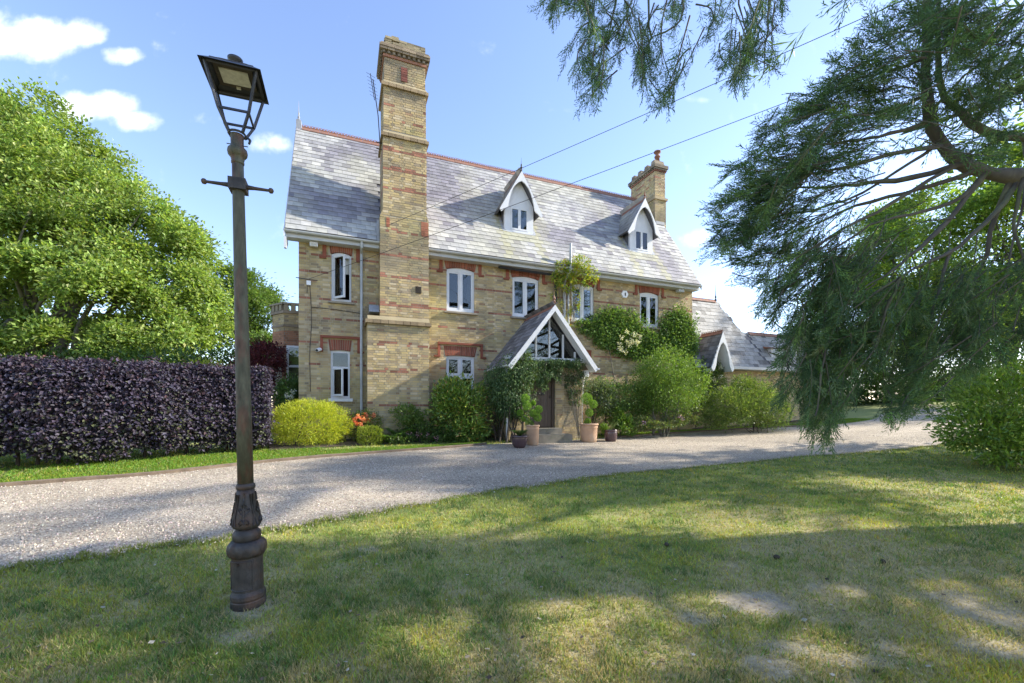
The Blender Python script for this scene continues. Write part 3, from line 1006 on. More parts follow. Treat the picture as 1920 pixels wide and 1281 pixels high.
# roof deck, both slopes
mb = MB()
nrm = np.array([0, -4.95, 3.3]) / roof_len
mb.prism([(-.4, EZ - .02), (RY, RZ - .03), (RY, RZ - .16), (-.4, EZ - .14)], (XL0 + .01, 0, 0), (0, 1, 0), (0, 0, 1), (1, 0, 0), XL1 - XL0 - .02)
mb.prism([(RY + .001, RZ - .03), (HD + .4, EZ - .02), (HD + .4, EZ - .14), (RY + .001, RZ - .16)], (XL0 + .01, 0, 0), (0, 1, 0), (0, 0, 1), (1, 0, 0), XL1 - XL0 - .02)
roof = hb(mb, "roof", "slate_bed")
c, ax, hh, cl, L_ = slates((XL0, -.44, EZ - .06), (1, 0, 0), roof_up, XL1 - XL0, roof_len + .02, 1, roof_keep, th=.011)
# lichen runs below the dormer cheeks
_X = L_[:, 0] + XL0; _Y = -.4 + L_[:, 1] * 3.3 / roof_len
for dx_ in (D1X, D2X):
    for s_ in (-1, 1):
        w_ = np.clip(1.25 - np.abs(_X - dx_ - s_ * (.68 - .02 * _Y)) / .20, 0, 1) * (_Y < 1.0) * .7
        cl = cl * (1 - w_[:, None]) + np.array([.40, .385, .24]) * w_[:, None]
    w_ = (np.abs(_X - dx_) < .6) * (_Y > .2) * (_Y < .5) * .5
    cl = cl * (1 - w_[:, None]) + np.array([.40, .40, .26]) * w_[:, None]
# the 300 nearest slates, each a piece of its own
big = np.where((L_[:, 2] > .135))[0]
wpos = np.array([house(*c[k]) for k in big])
order = big[np.argsort(np.linalg.norm(wpos - np.array([0, 0, EYE]), axis=1))][:300]
sel = np.zeros(len(c), bool); sel[order] = True
mb = MB(); mb.obox(c[~sel], ax[~sel], hh[~sel], cl[~sel]); o = hb(mb, "slate_courses", "slate", roof); o["kind"] = "stuff"
mb = MB(); mb.obox([[0, 0, 0]], np.eye(3), [[.14, .228 * 1.12 / 2, .0045]])
smesh = mb.build("slate", M["slate"], roof)
first = True
for k in order:
    o = smesh if first else smesh.copy()
    if not first:
        col_main.objects.link(o)
    first = False
    o.parent = roof
    R3 = Matrix([list(v) for v in ax[k]]).transposed().to_4x4()
    o.matrix_local = Matrix.Translation(Vector(c[k] - np.array(ORG))) @ R3
    o.color = (*cl[k], 1)
mb = MB()
c2, ax2, hh2, cl2, _ = slates((XL1, HD + .44, EZ - .06), (-1, 0, 0), (0, -3.3, 4.95), XL1 - XL0, roof_len, 5)
mb.obox(c2, ax2, hh2, cl2); o = hb(mb, "rear_slates", "slate", roof); o["kind"] = "stuff"


def ridge_tile_mesh(ln=.30, w=.13, drop=.15, loops=3, tall=.075):
    mb = MB()
    for s_ in (-1, 1):
        mb.prism([(0, .012), (s_ * w, -drop), (s_ * w, -drop - .022), (0, -.014)], (0, 0, 0), (0, 1, 0), (0, 0, 1), (1, 0, 0), ln - .008)
    mb.box(0, ln - .008, -.016, .016, .0, .035)
    for k in range(loops):
        xc = (k + .5) * ln / loops; rr = ln / loops * .40
        a = np.linspace(0, math.pi, 7)
        mb.tube(np.stack([xc - rr * np.cos(a), np.zeros(7), .03 + tall * np.sin(a)], -1), .013, 4)
    return mb


rt = None
xx = XL0 + .18
while xx < 15.0:
    if rt is None:
        rt = ridge_tile_mesh().build("ridge_tile", M["terracotta"], roof); o = rt
    else:
        o = rt.copy(); col_main.objects.link(o); o.parent = roof
    o.location = (xx, RY, RZ - ZB + .03 + rng.uniform(-.006, .006)); o.rotation_euler = (0, rng.uniform(-.01, .01), 0)
    xx += .30
# lead saddle and finial at the left ridge end
mb = MB(); mb.box(XL0 - .01, XL0 + .16, RY - .10, RY + .10, RZ - .22, RZ + .22)
mb.lathe([(.05, RZ + .22), (.07, RZ + .26), (.03, RZ + .30), (.045, RZ + .36), (.02, RZ + .42), (.028, RZ + .50), (.012, RZ + .56), (.004, RZ + .95)], (XL0 + .07, RY, 0), 10)
hb(mb, "finial", "lead", roof)
# verge boards on the gables and fascia, gutter
mb = MB()
for xx in (XL0 - .03, XL1 + .002):
    mb.prism([(-.46, EZ - .10), (RY, RZ - .02), (HD + .46, EZ - .10), (HD + .46, EZ - .30), (RY, RZ - .24), (-.46, EZ - .30)], (xx, 0, 0), (0, 1, 0), (0, 0, 1), (1, 0, 0), .028)
hb(mb, "bargeboard", "white")
mb = MB()
for a, b in ((XL0 + .0, 2.33), (3.87, XL1)):
    mb.box(a, b, -.33, -.30, EZ - .26, EZ - .10); mb.box(a, b, -.30, .0, EZ - .262, EZ - .235)
    ang = np.linspace(math.pi, 2 * math.pi, 9)
    pr = [(-.42 + .062 * math.cos(t), EZ - .085 + .065 * math.sin(t)) for t in ang] + [(-.42 + .054 * math.cos(t), EZ - .083 + .056 * math.sin(t)) for t in ang[::-1]]
    mb.prism(pr, (a - .03, 0, 0), (0, 1, 0), (0, 0, 1), (1, 0, 0), b - a + .06)
    xx = a + .3
    while xx < b:
        mb.box(xx, xx + .03, -.43, -.30, EZ - .165, EZ - .15); xx += .9
    hb(mb, "gutter", "gutter"); mb = MB()
# corbel bracket under the left gable foot
mb = MB(); mb.prism([(-.44, EZ - .30), (.0, EZ - .30), (.0, EZ - .40), (-.30, EZ - .62), (-.42, EZ - .62)], (XL0 - .02, 0, 0), (0, 1, 0), (0, 0, 1), (1, 0, 0), .06)
hb(mb, "bracket", "white")

# ---------------------------------------------------------------- chimneys
CH_BANDS = [(9.7125, .7), (9.1125, .75), (8.5125, .8), (7.1625, .6), (6.4125, .7), (5.7375, .8), (4.8375, .8), (3.5625, .45), (2.7375, .5), (1.6875, .5)]

CH_BANDS = [(z_, min(p_ + .15, .95)) for z_, p_ in CH_BANDS] + [(z_ + .075, p_ * .45) for z_, p_ in CH_BANDS]


def brick_stack(mb, x0, x1, y0, y1, z0, z1, bands=(), seed=0, dark=0., sides=(-1, 1), collect=None, back=False):
    mb.box(x0 + .008, x1 - .008, y0 + .008, y1 - .008, z0, z1, np.array([.34, .31, .25]))
    fs = [("f", x0, x1)] + [("s", y0 + .1125, y1)] * 1
    R = brick_rows(x0, x1, z0, z1); C = brick_cols((R[:, 0] + R[:, 1]) / 2, (R[:, 2] + R[:, 3]) / 2, bands, seed, dark)
    j_ = rng.uniform(-.004, .003, len(R))
    if collect is not None:
        for r_, c_, jj in zip(R, C, j_):
            collect.append((r_[0], r_[1], y0 + jj, y0 + .1, r_[2], r_[3], c_))
    else:
        mb.boxes(np.stack([R[:, 0], y0 + j_, R[:, 2]], -1), np.stack([R[:, 1], np.full(len(R), y0 + .1), R[:, 3]], -1), C)
    if back:
        mb.boxes(np.stack([R[:, 0], np.full(len(R), y1 - .1), R[:, 2]], -1), np.stack([R[:, 1], y1 + j_, R[:, 3]], -1), C)
    R = brick_rows(y0 + .1125, y1 - (.1125 if back else 0), z0, z1)
    for s_ in sides:
        C = brick_cols((R[:, 0] + R[:, 1]) / 2 + 7 * s_, (R[:, 2] + R[:, 3]) / 2, bands, seed, dark)
        xa, xb = (x0, x0 + .1) if s_ < 0 else (x1 - .1, x1)
        mb.boxes(np.stack([np.full(len(R), xa), R[:, 0], R[:, 2]], -1), np.stack([np.full(len(R), xb), R[:, 1], R[:, 3]], -1), C)


CY = -.60
collect = []
mb = MB()
brick_stack(mb, 1.95, 3.83, -.75, .0, ZB - .3, 4.20, CH_BANDS, 3)                     # plinth stage
brick_stack(mb, 2.33, 3.85, CY, .9, 4.42, 7.62, CH_BANDS, 4)                            # breast
sh = np.array([.36, .28, .15])
for xa, xb, lo, hi in ((2.33, 2.42, 0, 1), (3.78, 3.85, 1, 0)):                         # sloped shoulders
    mb.prism([(xa, 7.62), (xb, 7.62), (xb, 7.62 + .20 * (1 if lo == 0 else .0) + .001), (xa, 7.62 + .20 * (1 if hi == 0 else 0) + .001)], (0, CY + .002, 0), (1, 0, 0), (0, 0, 1), (0, 1, 0), 1.4, sh)
brick_stack(mb, 2.42, 3.78, CY, .62, 7.62, 10.10, CH_BANDS, 5, .10)
brick_stack(mb, 2.44, 3.76, CY + .02, .60, 10.32, 11.68, [(10.7, .5), (11.1, .4)], 6, .36)
dk = np.array([.20, .165, .12])
brick_stack(mb, 2.46, 3.74, CY + .04, .58, 11.86, 12.62, [], 7, .42, collect=collect)
# string courses
for (xa, xb, ya, yb, za, zb, n_, c0) in ((1.89, 3.89, -.84, .0, 4.20, 4.31, 1, .9), (2.36, 3.84, CY - .07, .68, 10.10, 10.20, 1, .8), (2.37, 3.83, CY - .06, .67, 11.68, 11.78, 1, .9)):
    w_ = .225
    k = 0
    xs = np.arange(xa, xb - .05, w_)
    mb.boxes(np.stack([xs, np.full(len(xs), ya), np.full(len(xs), za)], -1), np.stack([np.minimum(xs + w_ - .01, xb), np.full(len(xs), yb), np.full(len(xs), zb)], -1), np.array([.36, .27, .16]) * rng.uniform(.7, 1.1, (len(xs), 1)) * c0)
    mb.prism([(ya, zb + .001), (yb - .0, zb + .001), (yb - .0, zb + .13), (ya + .11, zb + .13)], (xa + .06, 0, 0), (0, 1, 0), (0, 0, 1), (1, 0, 0), xb - xa - .12, np.array([.30, .25, .15]))
# corbelled head: dentils, cornice, battered top
mb.box(2.42, 3.78, CY + .0, .62, 12.62, 12.70, np.array([.30, .15, .10]))
xs = np.arange(2.40, 3.72, .155)
mb.boxes(np.stack([xs, np.full(len(xs), CY - .05), np.full(len(xs), 12.701)], -1), np.stack([xs + .08, np.full(len(xs), .66), np.full(len(xs), 12.78)], -1), dk * rng.uniform(.7, 1.3, (len(xs), 1)))
ys = np.arange(CY, .6, .155)
for xa, xb in ((2.36, 2.42), (3.78, 3.84)):
    mb.boxes(np.stack([np.full(len(ys), xa), ys, np.full(len(ys), 12.701)], -1), np.stack([np.full(len(ys), xb), ys + .08, np.full(len(ys), 12.78)], -1), dk)
mb.box(2.42, 3.78, CY, .62, 12.70, 12.785, dk * .6)
for z_, g_ in ((12.785, -.09), (12.86, -.11), (12.935, -.06)):
    R = brick_rows(2.42 + g_, 3.78 - g_, z_, z_ + .07, course=.07)
    xs = np.arange(2.42 + g_, 3.78 - g_ - .03, .225)
    mb.boxes(np.stack([xs, np.full(len(xs), CY + g_), np.full(len(xs), z_)], -1), np.stack([np.minimum(xs + .215, 3.78 - g_), np.full(len(xs), .62 - g_), np.full(len(xs), z_ + .068)], -1), np.array([.24, .19, .13]) * rng.uniform(.6, 1.35, (len(xs), 1)))
for k in range(5):
    z_ = 13.005 + k * .07
    xs = np.arange(2.46, 3.72, .225)
    kp = rng.random(len(xs)) < (1.0, 1.0, .95, .7, .35)[k]
    xs = xs[kp] + (k % 2) * .03
    if len(xs):
        mb.boxes(np.stack([xs, CY + .03 + rng.uniform(-.02, .02, len(xs)), np.full(len(xs), z_)], -1), np.stack([np.minimum(xs + .22, 3.74), np.full(len(xs), .58), np.full(len(xs), z_ + .067)], -1), np.array([.25, .21, .13]) * rng.uniform(.55, 1.4, (len(xs), 1)))
chim = hb(mb, "chimney", "brick")
# recessed slit panel
mb = MB(); mb.box(2.97, 3.17, CY + .02, CY + .03, 11.98, 12.42, np.array([.12, .05, .035]))
for k in range(6):
    mb.box(2.975, 3.165, CY + .012, CY + .026, 11.985 + k * .075, 12.05 + k * .075, np.array([.17, .06, .045]) * rng.uniform(.7, 1.2))
hb(mb, "slit_panel", "brick", chim)
bmesh0 = None
for (xa, xb, ya, yb, za, zb, c_) in collect:
    if xa < 3.18 and xb > 2.96 and 11.97 < za < 12.42:
        ya = yb - .062 if False else ya
        if xa > 2.9 and xb < 3.24:
            continue
        xa, xb = (xa, min(xb, 2.96)) if xa < 2.96 else (max(xa, 3.18), xb)
        if xb - xa < .03:
            continue
    w_ = xb - xa; key = (w_ > .15)
    mb = MB()
    if bmesh0 is None:
        mb.boxes([[-.5, -.5, -.5]], [[.5, .5, .5]]); bmesh0 = mb.build("brick", M["brick"], chim); o = bmesh0
    else:
        o = bmesh0.copy(); col_main.objects.link(o); o.parent = chim
    o.location = ((xa + xb) / 2, (ya + yb) / 2, (za + zb) / 2 - ZB); o.scale = (xb - xa, yb - ya, zb - za); o.color = (*c_, 1)


def chimney_pot(x, y, z, parent, h=.42, r=.12, cowl=False):
    mb = MB(); pr = [(r * 1.15, z), (r, z + .06), (r * .92, z + h - .12), (r * 1.12, z + h - .10), (r * 1.12, z + h - .06), (r * .95, z + h - .04), (r * 1.02, z + h), (r * .75, z + h), (r * .7, z + h - .2)]
    if cowl:
        pr = [(r * 1.15, z), (r * .9, z + h * .5), (r * 1.3, z + h * .52), (r * 1.3, z + h * .58), (r * .85, z + h * .6), (r * .85, z + h * .85), (r * 1.5, z + h * .88), (r * 1.45, z + h * .98), (.01, z + h)]
    mb.lathe(pr, (x, y, 0), 14); hb(mb, "chimney_pot", "terracotta", parent, True)


chimney_pot(3.30, .05, 13.1, chim, .50, .12)
mb = MB(); mb.box(3.42, 3.60, CY - .03, CY - .002, 5.28, 5.50); mb.boxes([[3.44 + k * .03, CY - .036, 5.30] for k in range(5)], [[3.455 + k * .03, CY - .028, 5.48] for k in range(5)])
hb(mb, "air_vent", "bark_dark", chim)
mb = MB(); mb.box(2.255, 2.325, CY + .12, .12, 6.84, 7.50); hb(mb, "flashing", "lead", chim); mb = MB(); mb.prism([(-.52, 4.60), (-.05, 4.62), (-.05, 4.86), (-.30, 4.86)], (2.02, 0, 0), (0, 1, 0), (0, 0, 1), (1, 0, 0), .30)
hb(mb, "flashing", "lead", chim)
mb = MB()
for k in range(6):
    for kk in range(2):
        mb.box(3.60 + kk * .115, 3.71 + kk * .115, CY - .008, CY + .02, 7.16 + k * .075, 7.225 + k * .075, np.array([.34, .13, .075]) * rng.uniform(.7, 1.2))
hb(mb, "brick_patch", "brick", chim); mb = MB()
for k in range(4):
    mb.box(2.52, 2.62, CY - .008, CY + .02, 7.28 + k * .075, 7.345 + k * .075, np.array([.36, .13, .075]) * rng.uniform(.8, 1.2))
hb(mb, "brick_patch", "brick", chim)

mb = MB()
brick_stack(mb, 15.06, 15.72, 1.95, 3.85, 9.9, 11.55, [], 12, .30, back=True)
mb.box(15.00, 15.78, 1.89, 3.91, 11.55, 11.66, np.array([.34, .27, .16]))
brick_stack(mb, 15.09, 15.69, 1.98, 3.82, 11.66, 12.92, [(12.3, .6), (12.6, .6)], 13, .34, back=True)
for z_, g_, c_ in ((12.92, .04, np.array([.30, .13, .085])), (12.99, .07, dk), (13.07, .11, dk * 1.2), (13.145, .11, dk)):
    for k, y_ in enumerate(np.arange(1.98 - g_, 3.82 + g_ - .03, .16)):
        mb.box(15.09 - g_, 15.69 + g_, y_, min(y_ + .15 if z_ != 12.99 else y_ + .09, 3.82 + g_), z_, z_ + .068, c_ * rng.uniform(.6, 1.3))
for y_ in (2.0, 2.5, 3.0, 3.5):
    for k in range(4):
        mb.box(15.11, 15.67, y_ - .0 + .02 * k, y_ + .34 - .02 * k, 13.22 + k * .07, 13.287 + k * .07, dk * rng.uniform(.7, 1.5))
chim2 = hb(mb, "chimney", "brick")
chimney_pot(15.45, 2.25, 13.45, chim2, .62, .11, True)
mb = MB(); mb.box(15.0, 15.50, 1.80, 1.90, 10.30, 10.44); hb(mb, "flashing", "lead", chim2)

# ---------------------------------------------------------------- dormers
def make_dormer(x0):
    d = empty("dormer", (x0, 0, 0), parent=HOUSE)
    yf = .48; base = 8.22
    mb = MB()
    # front boards
    mb.box(-.59, -.34, yf, yf + .10, base + .02, 9.28); mb.box(.36, .59, yf, yf + .10, base + .02, 9.28)
    mb.box(-.34, .36, yf, yf + .10, base + .02, base + .10); mb.box(-.34, .36, yf, yf + .10, 9.16, 9.28)
    mb.prism([(-.59, 9.281), (.59, 9.281), (.0, 10.26)], (0, yf + .004, 0), (1, 0, 0), (0, 0, 1), (0, 1, 0), .09)
    mb.box(-.66, .66, yf - .05, yf + .02, base - .02, base + .018)
    hb(mb, "front_frame", "white", d)
    for s_ in (0, 1):
        a, b = (-.335, .008) if s_ == 0 else (.012, .355)
        casement(d, a, b, base + .105, 9.155, yf - .01, fw=.05)
    mi = MB(); mi.box(-.4, .4, 1.0, 1.02, base, 9.3); mi.box(-.42, -.40, yf + .1, 1.0, base, 9.3); mi.box(.40, .42, yf + .1, 1.0, base, 9.3)
    hb(mi, "room", "dark", d)
    # cheeks
    mc = MB()
    for s_ in (-1, 1):
        mc.prism([(yf + .1, base), (yf + .1, 9.2), (1.10, 9.2)], (s_ * .56 - .02, 0, 0), (0, 1, 0), (0, 0, 1), (1, 0, 0), .04)
    hb(mc, "cheek", "cheek", d)
    ml = MB()
    for s_ in (-1, 1):
        ml.bar((s_ * .64, .46, 8.235), (s_ * .64, 1.10, 9.19), .10, .025, up=(0, -.8, .5))
    hb(ml, "flashing", "lead", d)
    # roof slopes
    ap, ez, hwid = 10.42, 8.98, .83
    sl = math.hypot(hwid, ap - ez)
    mr_ = MB(); ms = MB()
    for s_ in (-1, 1):
        up_ = np.array([-s_ * hwid, 0, ap - ez]); 
        # underlay
        yr = -.4 + (ap - EZ) / SL; ye = -.4 + (ez - EZ) / SL
        A = np.array([s_ * hwid, .27, ez]); B = np.array([0, .27, ap]); C_ = np.array([0, yr, ap]); D_ = np.array([s_ * hwid, ye, ez])
        nn = np.cross(np.array([0, 1.0, 0]), up_); nn /= np.linalg.norm(nn); nn *= np.sign(nn[2])
        V = np.array([A, B, C_, D_]); V = np.vstack([V, V - nn * .05])
        mr_.add(V, [[0, 1, 2, 3], [7, 6, 5, 4], [0, 4, 5, 1], [1, 5, 6, 2], [2, 6, 7, 3], [3, 7, 4, 0]])
        if s_ < 0:
            o_, e1 = (s_ * hwid, ye + .6, ez), (0, -1, 0); W_ = ye + .6 - .25
            kf = lambda s, t: (ye + .6 - s) < -.4 + (ez + t * (ap - ez) / sl - EZ) / SL + .12
            full = yr - .25
            o_ = (s_ * hwid, yr, ez); W_ = full
            kf = lambda s, t: (yr - s) < -.4 + (ez + t * (ap - ez) / sl - EZ) / SL + .10
        else:
            o_, e1 = (s_ * hwid, .25, ez), (0, 1, 0); W_ = yr - .25
            kf = lambda s, t: (.25 + s) < -.4 + (ez + t * (ap - ez) / sl - EZ) / SL + .10
        c, ax, hh, cl, _ = slates(o_, e1, up_, W_, sl - .02, 20 + s_, kf, wid=.26)
        ms.obox(c, ax, hh, cl * .85)
    hb(mr_, "roof", "slate_bed", d)
    o = hb(ms, "slates", "slate", d); o["kind"] = "stuff"
    mt = ridge_tile_mesh(.30, .09, .13, 0)
    for k in range(5):
        mm = ridge_tile_mesh(.30, .09, .13, 3, .05)
        o = mm.build("ridge_tile", M["terracotta"], d); o.rotation_euler = (0, 0, math.pi / 2); o.location = (0, .30 + k * .30, ap - ZB + .04)
    # bargeboards with pointed arch
    mbb = MB()
    for s_ in (-1, 1):
        outer = [(s_ * .0, ap + .03), (s_ * (hwid + .04), ez - .07), (s_ * (hwid - .03), ez - .16), (s_ * (hwid - .17), ez - .02)]
        inner = [(s_ * x_, z_) for x_, z_ in ((.60, 8.98), (.535, 9.05), (.50, 9.25), (.45, 9.45), (.38, 9.66), (.28, 9.85), (.14, 10.0), (.0, 10.08))]
        mbb.prism(outer + inner, (0, .22, 0), (1, 0, 0), (0, 0, 1), (0, 1, 0), .045)
    hb(mbb, "bargeboard", "white", d)
    mf = MB(); mf.lathe([(.035, ap), (.04, ap + .08), (.02, ap + .12), (.05, ap + .17), (.02, ap + .23), (.03, ap + .27), (.008, ap + .33), (.003, ap + .55)], (0, .27, 0), 8)
    hb(mf, "finial", "bark_dark" if x0 < 10 else "terracotta", d)
    return d


make_dormer(D1X); make_dormer(D2X)

# ---------------------------------------------------------------- porch
PX, PA, PE, PH = 7.55, 4.86, 2.95, 1.56        # centre, apex, eave height, half width
PF, PW = -2.30, -1.92
porch = hempty("porch")
mb = MB(); holes_p = [(6.86, 7.76, ZB, 3.06)]
X0_, X1_ = 6.12, 8.78
backing(mb, X0_ + .01, X1_ - .01, ZB - .3, 3.12, PW + .008, PW + .26, holes_p)
for xa, xb in ((X0_ + .01, X0_ + .25), (X1_ - .25, X1_ - .01)):
    mb.box(xa, xb, PW + .26, .0, ZB - .3, 3.0)
hb(mb, "wall", "mortar", porch)
R = brick_rows(X0_, X1_, ZB - .3, 3.12, holes_p); C = brick_cols((R[:, 0] + R[:, 1]) / 2, (R[:, 2] + R[:, 3]) / 2, [(2.96, .5)], 22, -.1)
mb = MB(); mb.boxes(np.stack([R[:, 0], PW + rng.uniform(-.003, .002, len(R)), R[:, 2]], -1), np.stack([R[:, 1], np.full(len(R), PW + .1), R[:, 3]], -1), C)
R = brick_rows(PW + .11, -.002, ZB - .3, 3.0)
for xa in (X0_, X1_ - .1):
    C = brick_cols((R[:, 0] + R[:, 1]) / 2, (R[:, 2] + R[:, 3]) / 2, [(2.96, .5)], 23)
    mb.boxes(np.stack([np.full(len(R), xa), R[:, 0], R[:, 2]], -1), np.stack([np.full(len(R), xa + .1), R[:, 1], R[:, 3]], -1), C)
o = hb(mb, "brick_facing", "brick", porch); o["kind"] = "stuff"
# gable glazing: beam, mullions, panes
mb = MB(); mb.box(X0_ - .1, X1_ + .15, PW - .06, PW + .12, 3.13, 3.24); hb(mb, "beam", "white", porch)
gs = (PA - PE) / PH


def gz(x):
    return PA - .22 - abs(x - PX) * gs


ms_ = [6.42, 6.72, 7.36, 8.02, 8.58]
ms_ = [6.60, 7.07, 7.55, 8.05, 8.50]
mb = MB()
for x_ in ms_:
    mb.box(x_ - .026, x_ + .026, PW - .01, PW + .07, 3.24, gz(x_))
hb(mb, "mullion", "white", porch)
edges = [X0_ + .1] + ms_ + [X1_ - .1]
for a, b in zip(edges, edges[1:]):
    poly = [(a, 3.241), (b, 3.241), (b, max(gz(b), 3.25))]
    if a < PX < b:
        poly.append((PX, gz(PX)))
    poly.append((a, max(gz(a), 3.25)))
    mg = MB(); mg.prism(poly, (0, PW + .03, 0), (1, 0, 0), (0, 0, 1), (0, 1, 0), .006); hb(mg, "pane", "glass", porch)
mi = MB(); mi.prism([(X0_ + .3, ZB), (X1_ - .3, ZB), (X1_ - .3, 3.2), (PX, PA - .3), (X0_ + .3, 3.2)], (0, -.05, 0), (1, 0, 0), (0, 0, 1), (0, 1, 0), .02); mi.box(X0_ + .2, X1_ - .2, PW + .3, -.05, 3.06, 3.10); hb(mi, "room", "curtain", porch)
# roof
mr_ = MB(); sl = math.hypot(PH, PA - PE)
msl = MB()
for s_ in (-1, 1):
    up_ = np.array([-s_ * PH, 0, PA - PE]); nn = np.cross((0, 1, 0), up_); nn = nn / np.linalg.norm(nn); nn = nn * np.sign(nn[2])
    A = np.array([PX + s_ * PH, PF + .02, PE]); B = np.array([PX, PF + .02, PA]); Cc = np.array([PX, .0, PA]); Dd = np.array([PX + s_ * PH, .0, PE])
    V = np.array([A, B, Cc, Dd]); V = np.vstack([V, V - nn * .07])
    mr_.add(V, [[0, 1, 2, 3], [7, 6, 5, 4], [0, 4, 5, 1], [1, 5, 6, 2], [2, 6, 7, 3], [3, 7, 4, 0]])
    o_, e1 = ((PX + s_ * PH, 0, PE), (0, -1, 0)) if s_ < 0 else ((PX + s_ * PH, PF - .02, PE), (0, 1, 0))
    c, ax, hh, cl, _ = slates(o_, e1, up_, -PF + .02, sl - .02, 31 + s_, None, gauge=.2, wid=.25, colf=lambda s, t: np.array([.155, .155, .175]) * rng.uniform(.6, 1.5, (len(s), 1)) + (rng.random((len(s), 1)) < .1) * np.array([.06, .055, .03]))
    if s_ < 0:
        mo = MB(); mo.obox([[0, 0, 0]], np.eye(3), [[.1225, .112, .0045]])
        so = None
        for k in range(len(c)):
            if hh[k, 0] < .1:
                msl.obox(c[k:k + 1], ax[k:k + 1], hh[k:k + 1], cl[k:k + 1]); continue
            if so is None:
                so = mo.build("slate", M["slate"], porch); o = so
            else:
                o = so.copy(); col_main.objects.link(o); o.parent = porch
            o.matrix_local = Matrix.Translation(Vector(c[k] - np.array(ORG))) @ Matrix([list(v) for v in ax[k]]).transposed().to_4x4()
            o.color = (*cl[k], 1)
    else:
        msl.obox(c, ax, hh, cl)
hb(mr_, "roof", "slate_bed", porch)
o = hb(msl, "slate_courses", "slate", porch); o["kind"] = "stuff"
for k in range(8):
    mm = ridge_tile_mesh(.285, .09, .11, 3, .05)
    o = mm.build("ridge_tile", M["terracotta"], porch); o.rotation_euler = (0, 0, math.pi / 2); o.location = (PX, PF + .02 + k * .285, PA - ZB + .045)
# soffit lining and bargeboards
mb = MB()
for s_ in (-1, 1):
    q1, q2 = (PX + s_ * (PH + .05), PE - .06), (PX, PA + .03)
    dz_ = .17
    mb.prism([q1, q2, (PX, PA - dz_), (PX + s_ * (PH - .06), PE - .16)], (0, PF - .03, 0), (1, 0, 0), (0, 0, 1), (0, 1, 0), .045)
    mb.prism([(PX + s_ * (PH - .03), PE - .12), (PX + s_ * .0, PA - .095), (PX, PA - .115), (PX + s_ * (PH - .03), PE - .14)], (0, PF + .016, 0), (1, 0, 0), (0, 0, 1), (0, 1, 0), PW - PF - .02)
hb(mb, "bargeboard", "white", porch)
mb = MB()
for s_ in (-1, 1):
    xg = PX + s_ * (PH + .05)
    ang = np.linspace(math.pi, 2 * math.pi, 7)
    pr = [(xg + .055 * math.cos(t), PE - .03 + .055 * math.sin(t)) for t in ang] + [(xg + .047 * math.cos(t), PE - .028 + .047 * math.sin(t)) for t in ang[::-1]]
    mb.prism(pr, (0, PF - .04, 0), (1, 0, 0), (0, 0, 1), (0, 1, 0), -PF + .02)
    hb(mb, "gutter", "white", porch); mb = MB()
mb.tube([(5.98, PW - .02, 2.90), (6.04, PW - .06, 2.75), (6.04, PW - .06, ZB - .05)], .036, 8)
hb(mb, "downpipe", "white", porch); mb = MB()
mb.tube([(9.13, PW + .25, 2.90), (8.98, PW + .2, 2.72), (8.90, PW + .2, 2.3), (8.90, PW + .2, ZB)], .036, 8)
hb(mb, "downpipe", "white", porch); mb = MB()
mb.box(8.84, 9.02, PW - .04, PW + .10, 2.66, 2.86)
hb(mb, "rainwater_head", "white", porch)
mb = MB(); mb.lathe([(.03, PA), (.035, PA + .10), (.06, PA + .15), (.025, PA + .19), (.055, PA + .24), (.03, PA + .30), (.012, PA + .36), (.004, PA + .52)], (PX, PF + .06, 0), 10)
hb(mb, "finial", "terracotta", porch)
# door of planks, frame, letter plate, steps
dy_ = PW + .16
door = None
mb = MB(); mb.box(6.93, 7.69, dy_ + .02, dy_ + .05, .97, 3.0); mb.box(6.86, 6.93, dy_ - .06, dy_ + .06, .95, 3.06); mb.box(7.69, 7.76, dy_ - .06, dy_ + .06, .95, 3.06); mb.box(6.93, 7.69, dy_ - .06, dy_ + .06, 3.0, 3.06)
door = hb(mb, "door", "door", porch)
for k in range(6):
    mb = MB(); a = 6.935 + k * .126; mb.box(a, a + .119, dy_ - .004 * (k % 2), dy_ + .019, .98, 2.99); hb(mb, "plank", "door", porch)
mb = MB(); mb.box(7.17, 7.43, dy_ - .022, dy_ - .005, 2.02, 2.10); mb.box(7.19, 7.41, dy_ - .028, dy_ - .021, 2.04, 2.08); hb(mb, "letter_plate", "iron", porch)
mb = MB(); mb.tube([(7.62, dy_ - .06, 1.9), (7.62, dy_ - .06, 2.02)], .012, 6); mb.tube([(7.62, dy_ - .06, 1.96), (7.62, dy_, 1.96)], .012, 6); hb(mb, "door_handle", "iron", porch)
mb = MB(); mb.box(6.62, 8.02, PW - .68, PW - .002, ZB - .25, .765); hb(mb, "step", "stepstone", porch)
mb = MB(); mb.box(6.78, 7.84, PW - .32, PW + .2, .766, .945); hb(mb, "step", "stepstone", porch)

# ---------------------------------------------------------------- wing to the right, and the bay on the left gable
wing = hempty("wing")
WZ0, WEZ, WRZ, WRY = ZB - .3, 3.50, 7.02, 1.95
WX0, WX1 = HL + .02, 18.9
mb = MB(); backing(mb, WX0, 25.0, WZ0, WEZ + .1, .308, .6, [(16.23, 16.77, 1.6, 3.55)])
mb.box(24.7, 25.0, .6, 4.6, WZ0, 4.6); mb.box(WX0, 25, 4.3, 4.6, WZ0, WEZ)
hb(mb, "wall", "mortar", wing)
R = brick_rows(WX0, 25.0, ZB, WEZ + .1, [(16.23, 16.77, 1.6, 3.6)]); C = brick_cols((R[:, 0] + R[:, 1]) / 2, (R[:, 2] + R[:, 3]) / 2, [(3.5, .8)], 50)
mb = MB(); mb.boxes(np.stack([R[:, 0], np.full(len(R), .3), R[:, 2]], -1), np.stack([R[:, 1], np.full(len(R), .36), R[:, 3]], -1), C)
